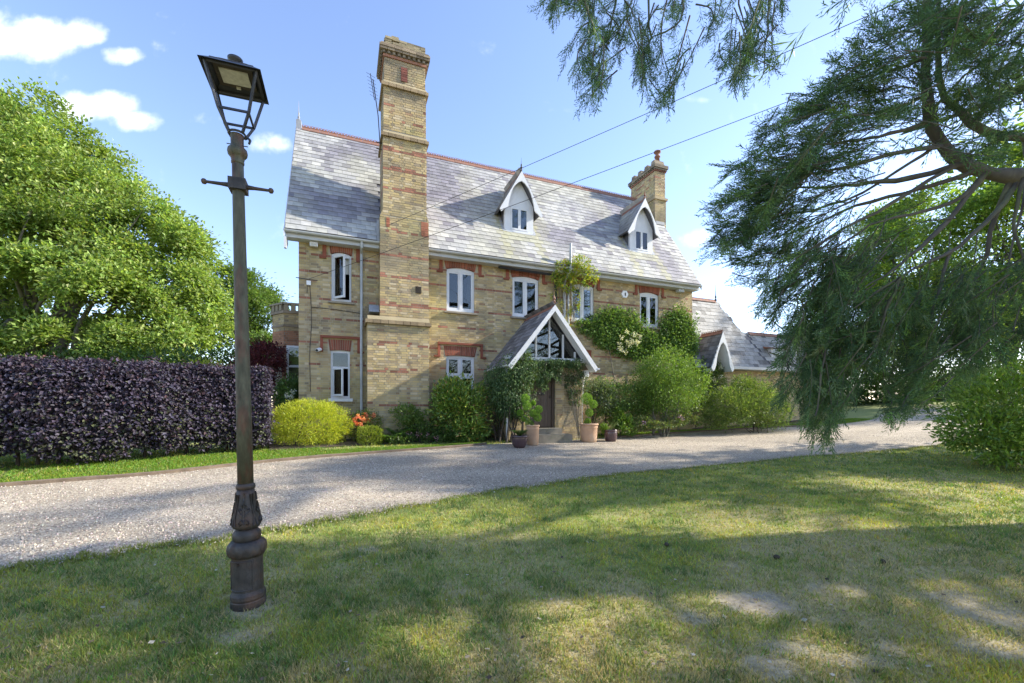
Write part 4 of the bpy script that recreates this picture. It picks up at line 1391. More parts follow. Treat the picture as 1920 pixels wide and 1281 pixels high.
o = hb(mb, "brick_facing", "brick", wing); o["kind"] = "stuff"
wl = lambda s, t: np.clip(np.array([.27, .27, .27]) * rng.uniform(.8, 1.3, (len(s), 1)), 0, .66) * np.where(rng.random((len(s), 1)) < .09, .45, 1)
rise_ = WRZ - WEZ; run_ = WRY + .1
mrf = MB(); mr2 = MB()
A = [(WX0, -.1, WEZ), (WX1 + 1.3, -.1, WEZ), (WX1, WRY, WRZ), (WX0, WRY, WRZ)]
Bk = [(WX0, 2 * WRY + .1, WEZ), (WX1 + 1.3, 2 * WRY + .1, WEZ)]
V = np.array(A + Bk)
mrf.add(V, [[0, 1, 2, 3], [3, 2, 5, 4]]); mrf.add(V, [1, 5, 2]); mrf.add(V, [0, 4, 5, 1])
upw = np.array([0, run_, rise_]); slw = np.linalg.norm(upw)
c, ax, hh, cl, _ = slates((WX0, -.14, WEZ - .06), (1, 0, 0), upw, WX1 + 1.3 - WX0, slw, 44, lambda s, t: s < (WX1 - WX0) + 1.3 * (1 - t / slw), gauge=.24, wid=.3, colf=wl)
mr2.obox(c, ax, hh, cl)
# lower continuing range
LRZ = 5.3; ru = (LRZ - WEZ) / rise_ * run_
V = np.array([(WX1 + .3, -.1, WEZ - .01), (25.2, -.1, WEZ - .01), (25.2, -.1 + ru, LRZ), (WX1 + .3, -.1 + ru, LRZ), (WX1 + .3, -.1 + 2 * ru, WEZ - .01), (25.2, -.1 + 2 * ru, WEZ - .01)])
mrf.add(V, [[0, 1, 2, 3], [3, 2, 5, 4]])
c, ax, hh, cl, _ = slates((WX1 + .6, -.14, WEZ - .06), (1, 0, 0), upw, 25.2 - WX1 - .6, slw * (LRZ - WEZ) / rise_, 45, lambda s, t: s > .7 * (1 - t / slw), gauge=.24, wid=.3, colf=wl)
mr2.obox(c, ax, hh, cl)
hb(mrf, "roof", "slate_bed", wing); o = hb(mr2, "slate_courses", "slate", wing); o["kind"] = "stuff"
xx = WX0
while xx < WX1 - .1:
    o = ridge_tile_mesh(.42, .12, .12, 0).build("ridge_tile", M["terracotta"], wing); o.location = (xx, WRY, WRZ - ZB + .04); xx += .42
for k in range(12):
    o = ridge_tile_mesh(.42, .12, .12, 0).build("ridge_tile", M["terracotta"], wing); o.location = (19.9 + k * .42, -.1 + ru, LRZ - ZB + .04)
mb = MB(); mb.lathe([(.05, WRZ), (.05, WRZ + .1), (.02, WRZ + .15), (.05, WRZ + .22), (.02, WRZ + .3), (.012, WRZ + .55), (.003, WRZ + .85)], (WX1 - .02, WRY, 0), 8); hb(mb, "finial", "iron", wing)
mb = MB(); mb.box(WX0, 15.9, -.26, -.16, WEZ - .14, WEZ - .02); hb(mb, "gutter", "gutter", wing); mb = MB(); mb.box(17.15, 25.2, -.26, -.16, WEZ - .14, WEZ - .02); mb.box(WX0, 25.0, -.16, .32, WEZ - .15, WEZ - .12); hb(mb, "gutter", "gutter", wing)
# white gablet over the tall wing window
gx, ga, ge, gh = facade(1356, 622, -.75)[0], facade(1356, 622, -.75)[1], 3.35, .60
mb = MB(); mslg = MB(); mrg = MB(); gf = -.75
for s_ in (-1, 1):
    inner = [(gx + s_ * x_, z_) for x_, z_ in ((.47, 3.24), (.40, 3.40), (.35, 3.70), (.26, 4.02), (.13, 4.30), (0, 4.42))]
    mb.prism([(gx, ga + .02), (gx + s_ * (gh + .05), ge - .06), (gx + s_ * (gh - .06), ge - .20)] + inner, (0, gf, 0), (1, 0, 0), (0, 0, 1), (0, 1, 0), .05)
    up_ = np.array([-s_ * gh, 0, ga - ge]); nn = np.cross((0, 1, 0), up_); nn = nn / np.linalg.norm(nn); nn = nn * np.sign(nn[2])
    V = np.array([(gx + s_ * gh, gf + .02, ge), (gx, gf + .02, ga), (gx, .9, ga), (gx + s_ * gh, .2, ge)]); V = np.vstack([V, V - nn * .06])
    mrg.add(V, [[0, 1, 2, 3], [7, 6, 5, 4], [0, 4, 5, 1], [1, 5, 6, 2], [2, 6, 7, 3], [3, 7, 4, 0]])
    if s_ < 0:
        c, ax, hh, cl, _ = slates((gx - gh, .5, ge), (0, -1, 0), up_, .5 - gf, math.hypot(gh, ga - ge) - .02, 51, None, gauge=.2, wid=.26, colf=lambda s, t: np.array([.15, .15, .17]) * rng.uniform(.6, 1.4, (len(s), 1)))
        mslg.obox(c, ax, hh, cl)
hb(mb, "gable_bargeboard", "white", wing); hb(mrg, "gable_roof", "slate_bed", wing); o = hb(mslg, "gable_slates", "slate", wing); o["kind"] = "stuff"
for k in range(4):
    o = ridge_tile_mesh(.30, .09, .11, 3, .07).build("ridge_tile", M["terracotta"], wing); o.rotation_euler = (0, 0, math.pi / 2); o.location = (gx, gf + .02 + k * .30, ga - ZB + .04)
mso = MB()
for s_ in (-1, 1):
    mso.prism([(gx + s_ * (gh - .05), ge - .14), (gx, ga - .13), (gx, ga - .16), (gx + s_ * (gh - .05), ge - .17)], (0, gf + .06, 0), (1, 0, 0), (0, 0, 1), (0, 1, 0), .85)
hb(mso, "gable_soffit", "white", wing)
mb = MB(); yw = -.02
mb.box((gx-0.27), (gx-0.21), yw, yw + .08, 1.6, 4.0); mb.box((gx+0.21), (gx+0.27), yw, yw + .08, 1.6, 4.0); mb.box((gx-0.21), (gx+0.21), yw, yw + .08, 1.6, 1.68)
for z_ in (2.3, 2.95, 3.5):
    mb.box((gx-0.21), (gx+0.21), yw + .002, yw + .078, z_, z_ + .06)
mb.prism([((gx-0.27), 4.0), ((gx+0.27), 4.0), ((gx+0.15), 4.2), ((gx+0.00), 4.3), ((gx-0.15), 4.2)], (0, yw, 0), (1, 0, 0), (0, 0, 1), (0, 1, 0), .08)
hb(mb, "window", "white", wing)
mg = MB(); mg.box((gx-0.21), (gx+0.21), yw + .04, yw + .046, 1.68, 3.99); hb(mg, "pane", "glass", wing)
mi = MB(); mi.box((gx-0.45), (gx+0.45), .62, .64, 1.4, 4.2); hb(mi, "room", "dark", wing)
# small roof light of the lower range
mb = MB(); mb.box(20.6, 21.5, .2, .9, 3.9, 4.55); hb(mb, "roof_window", "white", wing)
mb = MB(); mb.box(20.66, 21.03, .19, .2, 3.98, 4.5); mb.box(21.07, 21.44, .19, .2, 3.98, 4.5); hb(mb, "pane", "glass", wing)
mb = MB(); mb.prism([(.02, 4.5), (1.1, 4.5), (1.1, 4.75)], (20.4, 0, 0), (0, 1, 0), (0, 0, 1), (1, 0, 0), 1.3); hb(mb, "roof_window_tiles", "terracotta", wing)

bay = hempty("bay_window")
BZ = 5.22
by0 = 2.6; bx0 = -1.05
plan = [(0.0, by0 - .55), (bx0 + .42, by0 - .55), (bx0, by0), (bx0, by0 + 1.9), (bx0 + .42, by0 + 2.4), (0, by0 + 2.4)]
mb = MB(); mb.prism(plan, (0, 0, ZB - .3), (1, 0, 0), (0, 1, 0), (0, 0, 1), BZ - .35 - ZB + .3, np.array([.30, .27, .22]))
for (ax_0, ay_0), (ax_1, ay_1) in zip(plan[:3], plan[1:4]):
    d = np.array([ax_1 - ax_0, ay_1 - ay_0]); L0 = np.linalg.norm(d); d /= L0; nn = np.array([d[1], -d[0]])
    nn = nn if nn[1] < 0 or nn[0] < 0 else -nn
    hol = [(.12, L0 - .12, 2.0, 3.75)] if L0 > .5 else []
    R = brick_rows(0, L0, ZB - .2, BZ - .36, hol)
    for (a, b, za, zb) in R:
        cz_ = (za + zb) / 2
        c_ = brick_cols(np.array([a]), np.array([cz_]), [], 60)[0] if cz_ > 4.3 else np.array([.34, .17, .10]) * rng.uniform(.7, 1.2)
        mid = np.array([ax_0, ay_0]) + d * (a + b) / 2
        mb.obox([[*(mid + nn * .002), cz_]], np.array([[*d, 0], [*nn, 0], [0, 0, 1]]), [[(b - a) / 2, .012, (zb - za) / 2]], [c_])
    # parapet: cornice and merlons
    for z_, g_, h_ in ((4.40, .03, .07), (BZ - .36, .05, .10)):
        mid = np.array([ax_0, ay_0]) + d * L0 / 2 + nn * (g_ - .05)
        mb.obox([[*mid, z_ + h_ / 2]], np.array([[*d, 0], [*nn, 0], [0, 0, 1]]), [[L0 / 2 + .03, .06, h_ / 2]], [[.24, .19, .14]])
    k = 0; t = .05
    while t < L0 - .05:
        mid = np.array([ax_0, ay_0]) + d * (t + .08)
        mb.obox([[*mid, BZ - .16]], np.array([[*d, 0], [*nn, 0], [0, 0, 1]]), [[.07, .07, .10]], [[.26, .22, .15]])
        t += .22
    mid = np.array([ax_0, ay_0]) + d * L0 / 2
    mb.obox([[*mid, BZ - .03]], np.array([[*d, 0], [*nn, 0], [0, 0, 1]]), [[L0 / 2 + .06, .10, .03]], [[.27, .23, .17]])
hb(mb, "wall", "brick", bay)
(ax_0, ay_0), (ax_1, ay_1) = plan[0], plan[1]
mb = MB(); y_ = by0 - .57
xw0, xw1 = -.56, -.10
mb.box(xw0, xw0 + .07, y_ - .03, y_ + .02, 1.9, 3.75); mb.box(xw1 - .07, xw1, y_ - .03, y_ + .02, 1.9, 3.75); mb.box(xw0 + .07, xw1 - .07, y_ - .03, y_ + .02, 3.68, 3.75); mb.box(xw0 + .07, xw1 - .07, y_ - .031, y_ + .02, 3.0, 3.08)
wb = hb(mb, "window", "white", bay)
mb = MB(); mb.box(xw0 + .07, xw1 - .07, y_ - .012, y_ - .004, 1.9, 3.68); hb(mb, "pane", "glass", bay)

# downpipes, vent pipe and cables on the front
mb = MB()
for pts in ([(1.80, -.40, EZ - .14), (1.80, -.36, EZ - .3), (1.80, -.075, EZ - .42), (1.80, -.075, ZB)],):
    mb.tube(pts, .042, 10)
for z_ in (1.4, 2.9, 4.4, 5.8):
    mb.tube([(1.80, -.075, z_), (1.80, -.075, z_ + .07)], .052, 10)
hb(mb, "downpipe", "pipe")
mb = MB(); mb.tube([(9.08, -.10, 4.3), (9.08, -.10, 6.35), (9.12, -.50, 6.75), (9.12, -.52, 7.70)], .05, 10); mb.tube([(9.26, -.09, 4.3), (9.26, -.09, 6.1), (9.36, -.12, 6.3), (9.36, -.12, 6.6)], .038, 8)
for z_ in (5.2, 6.1):
    mb.tube([(9.08, -.10, z_), (9.08, -.10, z_ + .08)], .065, 10)
hb(mb, "vent_pipe", "pipe")
mb = MB(); mb.tube([(6.4, -.20, 6.60), (7.4, -.22, 6.58), (8.7, -.24, 6.55)], .045, 8); mb.tube([(8.7, -.10, 6.55), (8.72, -.10, 5.6)], .05, 8); hb(mb, "soil_pipe", "black")
mb = MB(); mb.tube([(.33, -.02, 2.1), (.30, -.02, 3.2), (.36, -.02, 4.2), (.34, -.02, 4.9), (.30, -.02, 5.45)], .008, 5); mb.tube([(.36, -.02, 4.70), (1.0, -.02, 4.68), (1.78, -.02, 4.62)], .009, 5); hb(mb, "cable", "black")


# ---------------------------------------------------------------- fixtures on the house
def fixture(name, X, Y, Z, label, cat, parts):
    r_ = empty(name, tuple(house(X, Y, Z)), label, cat, rz=TH)
    for nm, mbx, mt in parts:
        mbx.build(nm, M[mt], r_)
    return r_


fixture("floodlight", .43, 0, 6.52, "white floodlight under the eaves near the house corner", "floodlight",
        [("housing", MB().box(-.11, .11, -.22, -.10, .0, .12), "whiteplastic"), ("lamp_glass", MB().box(-.09, .09, -.228, -.221, .015, .09), "lens"), ("bracket", MB().box(-.02, .02, -.10, .0, .03, .07), "black")])
fixture("security_camera", .62, 0, 3.40, "white bullet security camera beside the ground floor window", "camera",
        [("housing", MB().tube([(-.02, -.10, .0), (-.10, -.24, -.05)], .055, 12), "whiteplastic"), ("lens", MB().tube([(-.101, -.241, -.0505), (-.108, -.253, -.055)], .04, 12), "black"), ("mount", MB().tube([(.02, 0, .0), (-.02, -.10, .0)], .035, 8), "whiteplastic")])
fixture("junction_box", .28, 0, 5.46, "small white cable box on a bracket at house corner", "junction box",
        [("housing", MB().box(-.06, .06, -.07, -.005, -.10, .03), "whiteplastic"), ("bracket", MB().bar((-.35, -.06, .09), (.25, -.06, .06), .02, .02), "iron"), ("cable_drop", MB().tube([(-.03, -.03, -.10), (-.05, -.03, -.35)], .008, 5), "black")])
mbh = MB(); mbh.prism([(.16 * math.cos(a), .16 * math.sin(a)) for a in np.linspace(0, 2 * math.pi, 7)[:-1]], (0, -.09, 0), (1, 0, 0), (0, 0, 1), (0, 1, 0), .085)
mbl = MB(); mbl.prism([(-.02, -.07), (.03, -.07), (.03, .07), (-.02, .05)], (0, -.094, 0), (1, 0, 0), (0, 0, 1), (0, 1, 0), .003)
fixture("alarm_box", 11.86, 0, 6.20, "white hexagonal alarm box between the two right upper windows", "alarm box", [("housing", mbh, "whiteplastic"), ("emblem", mbl, "black")])
fixture("floodlight", 14.62, 0, 6.55, "grey eaves light at the far right end of the facade", "floodlight", [("housing", MB().box(-.14, .14, -.25, -.05, -.02, .10), "pipe"), ("bracket", MB().box(-.02, .02, -.05, .0, .02, .06), "black")])
# aerial
mba = MB(); mba.tube([(0, 0, 0), (-.06, -.01, .9), (-.22, -.03, 2.0)], .016, 6)
mbe = MB(); mbe.tube([(-.17, -.03, 1.35), (-.30, -.05, 2.15)], .012, 5)
for k in range(7):
    t = k / 6; c_ = np.array([-.18 - .11 * t, -.03 - .02 * t, 1.45 + .65 * t]); mbe.tube([c_ + [-.13, -.04, .02], c_ + [.13, .04, -.02]], .006, 4)
mbk = MB(); mbk.bar((-.12, 0, .05), (.08, 0, .03), .02, .02); mbk.bar((-.12, 0, -.15), (.08, 0, -.17), .02, .02)
fixture("tv_aerial", 2.36, -.2, 10.05, "thin television aerial on a leaning mast beside the tall chimney", "aerial", [("mast", mba, "iron"), ("antenna", mbe, "iron"), ("bracket", mbk, "iron")])

# overhead cables from the house to a pole out of view
for (a, b, sag, lab) in (((house(2.62, CY - .02, 7.35)), at(1660, 8, 6.5), .03, "thin black overhead cable meeting the tall chimney"), ((house(.28, -.06, 5.54)), at(1556, 150, 7.5), .05, "thin black overhead cable meeting the house corner bracket")):
    d = b - a; pts = [a + d * t + np.array([0, 0, -sag * 4 * t * (1.5 - t)]) for t in np.linspace(0, 1.5, 24)]
    mb = MB(); mb.tube(pts, .006, 5); tag(mb.build("overhead_cable", M["black"]), lab, "cable")

# ================================================================== the street lamp
LB = gp(466, 1132)
LD = LB[1]; PXM = FPX / LD                      # pixels per metre at the lamp


def lz(py):
    return (HY - py) / PXM + EYE - LB[2]


lamp = empty("street_lamp", tuple(LB), "old cast iron lamp post with square lantern leaning slightly on the lawn", "street lamp", rz=TH)
lamp.rotation_euler = (0.0, math.radians(-1.4), TH * 1.0)
lamp.rotation_mode = "XYZ"
lamp.rotation_euler = (Matrix.Rotation(math.radians(-1.4), 3, "Y") @ Matrix.Rotation(TH, 3, "Z")).to_euler()


def P_(*pts):
    return [(r_ * .85 / PXM, lz(y_)) for r_, y_ in pts]


mb = MB(); mb.lathe(P_((34, 1150), (34, 1122), (33, 1120), (34.5, 1116), (34, 1110), (31.5, 1106), (30, 1103), (30, 1042), (31, 1040)), segs=32); hb_ = mb.build("base", M["iron"], lamp, smooth=False)
mb = MB(); mb.lathe(P_((31, 1040), (34, 1035), (35.5, 1027), (34, 1018), (29, 1012)), segs=48, flute=(12, .10, -1, 9)); mb.build("fluted_ring", M["iron"], lamp, smooth=True)
mb = MB(); mb.lathe(P_((24, 1013), (27, 1009), (28, 1003), (27, 997), (23, 993), (20, 989)), segs=28); mb.build("ring", M["iron"], lamp, smooth=True)
mb = MB(); mb.lathe(P_((20, 990), (26, 987), (28.5, 982), (28, 976), (25, 962), (21, 945), (18.5, 930), (17, 917)), segs=28); bell = mb.build("bell", M["iron"], lamp, smooth=True)
mb = MB(); mb.lathe(P_((16, 918), (18.5, 915), (19, 912), (18, 908), (15.5, 906)), segs=24); mb.build("ring", M["iron"], lamp, smooth=True)
mb = MB(); mb.lathe(P_((15.6, 906), (14.6, 760), (13.6, 620), (12.4, 480), (11.6, 362), (11.3, 308)), segs=24); mb.build("shaft", M["iron_green"], lamp, smooth=True)
mb = MB(); mb.lathe(P_((11.3, 309), (12.6, 307), (12.8, 304), (11.6, 302), (12.8, 300), (13, 297), (15, 295), (18.5, 291), (19.5, 286), (18.5, 281), (14, 277), (12.5, 274), (12.5, 256), (13.5, 254)), segs=28); mb.build("collar", M["iron_green"], lamp, smooth=True)
# leaf reliefs on the bell, four sides
for k in range(4):
    a0 = math.radians(-90 + 90 * k)
    mb = MB()

    def rel(du, py, off=1.0):
        rr = np.interp(lz(py), [lz(987), lz(982), lz(976), lz(962), lz(945), lz(930), lz(917)], np.array([26, 28.5, 28, 25, 21, 18.5, 17]) * .85 / PXM) + .004 * off
        aa = a0 + du / (rr * PXM)
        return (rr * math.cos(aa), rr * math.sin(aa), lz(py))
    for path in ([(0, 978), (0, 965), (0, 952), (0, 940)], [(0, 975), (5, 970), (9, 975), (7, 980), (4, 977)], [(0, 975), (-5, 970), (-9, 975), (-7, 980), (-4, 977)],
                 [(0, 965), (6, 960), (10, 954), (8, 950), (5, 953)], [(0, 965), (-6, 960), (-10, 954), (-8, 950), (-5, 953)], [(0, 955), (4, 949), (3, 944)], [(0, 955), (-4, 949), (-3, 944)],
                 [(-2, 936), (2, 936)], [(-2, 930), (2, 930)], [(-2, 924), (2, 924)], [(0, 938), (0, 922)], [(16, 982), (17, 965), (13, 945), (10, 925)], [(-16, 982), (-17, 965), (-13, 945), (-10, 925)]):
        mb.tube([rel(*p) for p in path], .0062, 5)
    mb.build("leaf_relief", M["iron"], bell, smooth=True)
# access door in the base
mb = MB()
r0 = 30.2 * .85 / PXM
aa = np.linspace(math.radians(-90 - 48 - 21), math.radians(-90 + 48 - 21), 12)
for z0_, z1_, rr in ((lz(1098), lz(1046), r0 + .002),):
    A = [(rr * math.cos(t), rr * math.sin(t), z0_) for t in aa]; B = [(rr * math.cos(t), rr * math.sin(t), z1_) for t in aa]
    mb.add(np.array(A + B), [[i_, i_ + 1, 12 + i_ + 1, 12 + i_] for i_ in range(11)])
dr = mb.build("access_door", M["iron"], lamp)
mb = MB(); rr = r0 + .004
for z_ in (lz(1098), lz(1046)):
    mb.tube([(rr * math.cos(t), rr * math.sin(t), z_) for t in aa], .0045, 5)
for t in (aa[0], aa[-1]):
    mb.tube([(rr * math.cos(t), rr * math.sin(t), lz(1098)), (rr * math.cos(t), rr * math.sin(t), lz(1046))], .0045, 5)
mb.build("door_beading", M["iron"], dr)
mb = MB(); t = aa[5]; mb.tube([(rr * math.cos(t), rr * math.sin(t), lz(1050)), ((rr + .02) * math.cos(t), (rr + .02) * math.sin(t), lz(1050))], .012, 8); mb.build("lock_boss", M["iron"], dr)
# ladder bar
zb = lz(349)
mb = MB(); hl = .228
mb.tube([(-hl, 0, zb), (-.12, 0, zb), (-.06, 0, zb)], [.011, .014, .02], 10); mb.tube([(.06, 0, zb), (.12, 0, zb), (hl, 0, zb)], [.02, .014, .011], 10)
mb.box(-.062, .062, -.062, .062, zb - .045, zb + .045)
lad = mb.build("ladder_bar", M["iron"], lamp)
for s_ in (-1, 1):
    mb = MB(); mb.lathe([(.002, -.022), (.014, -.018), (.021, -.004), (.021, .006), (.014, .018), (.002, .022)], segs=12); mb.build("ball_end", M["iron"], lad, smooth=True, loc=(s_ * (hl + .008), 0, zb))
# lantern
zt, zm, zn = lz(165), lz(228), lz(254)
# heights: rim, middle ring, neck
zr_ = (4.24 - EYE) * LD / 3.69 + EYE - LB[2] if False else lz(153)
W2 = .21
mb = MB()
rim_t, rim_b = zr_ + .02, zr_
ro, ri = W2, W2 - .10
# sloping skirt of the roof
V = [(-W2, -W2, rim_b), (W2, -W2, rim_b), (W2, W2, rim_b), (-W2, W2, rim_b), (-.13, -.13, rim_b + .07), (.13, -.13, rim_b + .07), (.13, .13, rim_b + .07), (-.13, .13, rim_b + .07),
     (-.13, -.13, rim_b + .055), (.13, -.13, rim_b + .055), (.13, .13, rim_b + .055), (-.13, .13, rim_b + .055)]
mb.add(np.array(V), [[0, 1, 5, 4], [1, 2, 6, 5], [2, 3, 7, 6], [3, 0, 4, 7], [1, 0, 8, 9], [2, 1, 9, 10], [3, 2, 10, 11], [0, 3, 11, 8]])
V = [(-.13, -.13, rim_b + .07), (.13, -.13, rim_b + .07), (.13, .13, rim_b + .07), (-.13, .13, rim_b + .07), (-.09, -.09, rim_b + .105), (.09, -.09, rim_b + .105), (.09, .09, rim_b + .105), (-.09, .09, rim_b + .105)]
mb.add(np.array(V), [[0, 1, 5, 4], [1, 2, 6, 5], [2, 3, 7, 6], [3, 0, 4, 7], [4, 5, 6, 7]])
roofl = mb.build("lantern_roof", M["lampblack"], lamp)
mb = MB(); z0_ = rim_b + .103; mb.lathe([(.05, z0_), (.045, z0_ + .02), (.03, z0_ + .032), (.03, z0_ + .05), (.052, z0_ + .062), (.056, z0_ + .08), (.03, z0_ + .098), (.004, z0_ + .10)], segs=18); mb.build("vent_cap", M["lampblack"], roofl, smooth=True)
mb = MB()
wt, wm, wn_ = .175, .105, .05
zmid = lz(221); zlow = lz(252)
cor = [(-1, -1), (1, -1), (1, 1), (-1, 1)]
for k, (a, b) in enumerate(cor):
    mb.bar((a * wt, b * wt, rim_b + .01), (a * wm, b * wm, zmid), .017, .017, up=(a, -b, .1)); mb.bar((a * wm, b * wm, zmid), (a * wn_, b * wn_, zlow), .017, .017, up=(a, -b, .1))
    a2, b2 = cor[(k + 1) % 4]
    mb.bar((a * wm, b * wm, zmid), (a2 * wm, b2 * wm, zmid), .014, .016); mb.bar((a * wt, b * wt, rim_b + .006), (a2 * wt, b2 * wt, rim_b + .006), .02, .014)
mb.tube([(.06 * math.cos(t), .06 * math.sin(t), zlow) for t in np.linspace(0, 2 * math.pi, 17)], .009, 6)
mb.tube([(.07, .05, zlow + .01), (.09, .02, zlow - .02), (.085, .0, zlow - .06)], .010, 6)
mb.tube([(-.075, 0, lz(272)), (.075, 0, lz(272))], .004, 5)
mb.build("lantern_frame", M["lampblack"], lamp)
mb = MB(); mb.box(-.135, .135, -.125, .125, rim_b + .03, rim_b + .054); mb.box(-.15, .15, -.14, .14, rim_b + .0545, rim_b + .066)
pan = mb.build("lamp_housing", M["bark_dark"], lamp)
mb = MB(); mb.box(-.10, .10, -.09, .075, rim_b + .022, rim_b + .029); mb.build("lamp_lens", M["lens"], pan)
mb = MB(); mb.box(-.015, .015, .10, .118, rim_b + .015, rim_b + .029); mb.build("catch", M["lens"], pan)

# ================================================================== vegetation tools
def rdir(n):
    return unit(rng.normal(size=(n, 3)))


def add_leaves(mb, P, D, N, L, W, C, fold=.18):
    """leaf = folded rhomb from its stalk at P along D, facing N"""
    D = unit(D); S = unit(np.cross(D, N)); N = np.cross(S, D)
    L = np.broadcast_to(L, len(P))[:, None]; W = np.broadcast_to(W, len(P))[:, None]
    mid = P + D * L * .45
    V = np.stack([P, mid + S * W * .5 + N * W * fold, P + D * L - N * L * .08, mid - S * W * .5 + N * W * fold], 1)
    n = len(P); q = np.arange(n)[:, None] * 4
    mb.add(V.reshape(-1, 3), np.hstack([q, q + 1, q + 2, q + 3]), C)


def pal_cols(pal, n, jit=.2):
    pal = np.asarray(pal, float); w = None
    if pal.shape[1] == 4:
        w = pal[:, 3] / pal[:, 3].sum(); pal = pal[:, :3]
    c = pal[rng.choice(len(pal), n, p=w)]
    return np.clip(c * rng.uniform(1 - jit, 1 + jit, (n, 1)) * rng.uniform(.92, 1.08, (n, 3)), .002, .9)


HAX = np.array([[UX, UY, 0], [-UY, UX, 0], [0, 0, 1]])    # house axes


def ellip_leaves(mb, ells, n, leaf, pal, updir=.35, tuft=.2, droop=0.0, inner=.3, clump=.0, wl=.55, boxy=0.0, fold=.18, outw=.8, axes=HAX, lump=.12):
    """ells: list of (centre, radii); leaves spread over and inside them"""
    area = np.array([(r[0] * r[1] + r[1] * r[2] + r[0] * r[2]) for _, r in ells]); cnt = rng.multinomial(n, area / area.sum())
    for (c, r), k in zip(ells, cnt):
        if k < 1:
            continue
        d = rdir(k)
        if boxy:
            d = np.sign(d) * np.abs(d) ** (1 - boxy); d = d / (np.sum(np.abs(d) ** (2 + 6 * boxy), -1, keepdims=True) ** (1 / (2 + 6 * boxy)))
        lum = 1 + lump * np.sin(d[:, :1] * 7 + c[0] * 3) * np.sin(d[:, 1:2] * 6 + 1) * np.sin(d[:, 2:] * 7 + c[1]) * 2 + lump * .6 * rng.normal(size=(k, 1)) * .5
        rad = np.where(rng.random((k, 1)) < inner, rng.uniform(.35, .9, (k, 1)), rng.uniform(.88, 1.03, (k, 1))) * lum
        if tuft:
            nt = max(4, k // 26); td = rdir(nt)
            w_ = rng.integers(0, nt, k)
            trad = rng.uniform(.62, 1.12, (nt, 1))
            isin = rng.random((k, 1)) < inner * .6
            d = np.where(isin, d, unit(td[w_] + rng.normal(0, tuft, (k, 3))))
            rad = np.where(isin, rng.uniform(.3, .8, (k, 1)), trad[w_] + rng.normal(0, tuft * .55, (k, 1)))
        P = (d * rad * np.asarray(r)) @ axes + np.asarray(c)
        out = unit((d / np.asarray(r)) @ axes)
        D = unit(out * outw + rdir(k) * .75 + np.array([0, 0, updir - droop]))
        Nn = unit(out * .6 + np.array([0, 0, .7]) + rdir(k) * .6)
        L = leaf * rng.uniform(.65, 1.3, k)
        add_leaves(mb, P, D, Nn, L, L * wl, pal_cols(pal, k), fold)


def E(px, py, Y, rx, ry, rd):
    """ellipsoid given where it shows: pixel centre, house depth plane Y, pixel radii, depth radius in metres"""
    X, Z, t = facade(px, py, Y)
    k = t / FPX
    return house(X, Y, Z), (rx * k / .93, rd, ry * k)


def EW(px, py, d, rx, ry, rd):
    k = d / FPX
    return at(px, py, d), (rx * k, rd, ry * k)


def plant(name, label, cat, base, ells, n, leaf, pal, mat="leaf", group=None, stems=0, stem_r=.02, stem_mat="bark_dark", extra=None, **kw):
    r_ = empty(name, tuple(base), label, cat, group)
    mb = MB(); ellip_leaves(mb, ells, n, leaf, pal, **kw)
    if extra:
        extra(mb)
    mb.build("foliage", M[mat], r_, org=base)
    if stems:
        ms = MB()
        for k in range(stems):
            c, rr = ells[k % len(ells)]
            tip = c + np.array([rng.uniform(-.5, .5) * rr[0], rng.uniform(-.3, .3) * rr[1], rng.uniform(.0, .6) * rr[2]])
            b0 = np.array(base) + np.array([*(rng.normal(0, .08 + .2 * rr[0], 2)), -.03])
            m_ = (b0 + tip) / 2 + np.array([*(rng.normal(0, .08, 2)), .05])
            ms.tube(resample(np.array([b0, m_, tip]), 7), np.linspace(stem_r, stem_r * .35, 7), 6)
        ms.build("stems", M[stem_mat], r_, org=base, smooth=True)
    return r_


def hground(X, Y):
    p = house(X, Y, 0); return np.array([p[0], p[1], float(terr(p[0], p[1]))])


def pbase(px, py):
    return gp(px, py)

# ---------------------------------------------------------------- beech hedge
hl = np.array([gp(*p) for p in ((-330, 905), (-120, 893), (60, 882), (240, 868), (400, 853), (500, 842))])
hl[-1] = gp(497, 846)
HPth = resample(hl, 60)
seg = np.gradient(HPth[:, :2], axis=0); seg /= np.linalg.norm(seg, axis=1)[:, None]
hn = np.stack([-seg[:, 1], seg[:, 0]], -1)                # away from the camera
hroot = empty("beech_hedge", tuple(HPth[30]), "long clipped purple beech hedge beside the gravel drive", "hedge")
mb = MB()
HH, HT = 1.98, 1.25


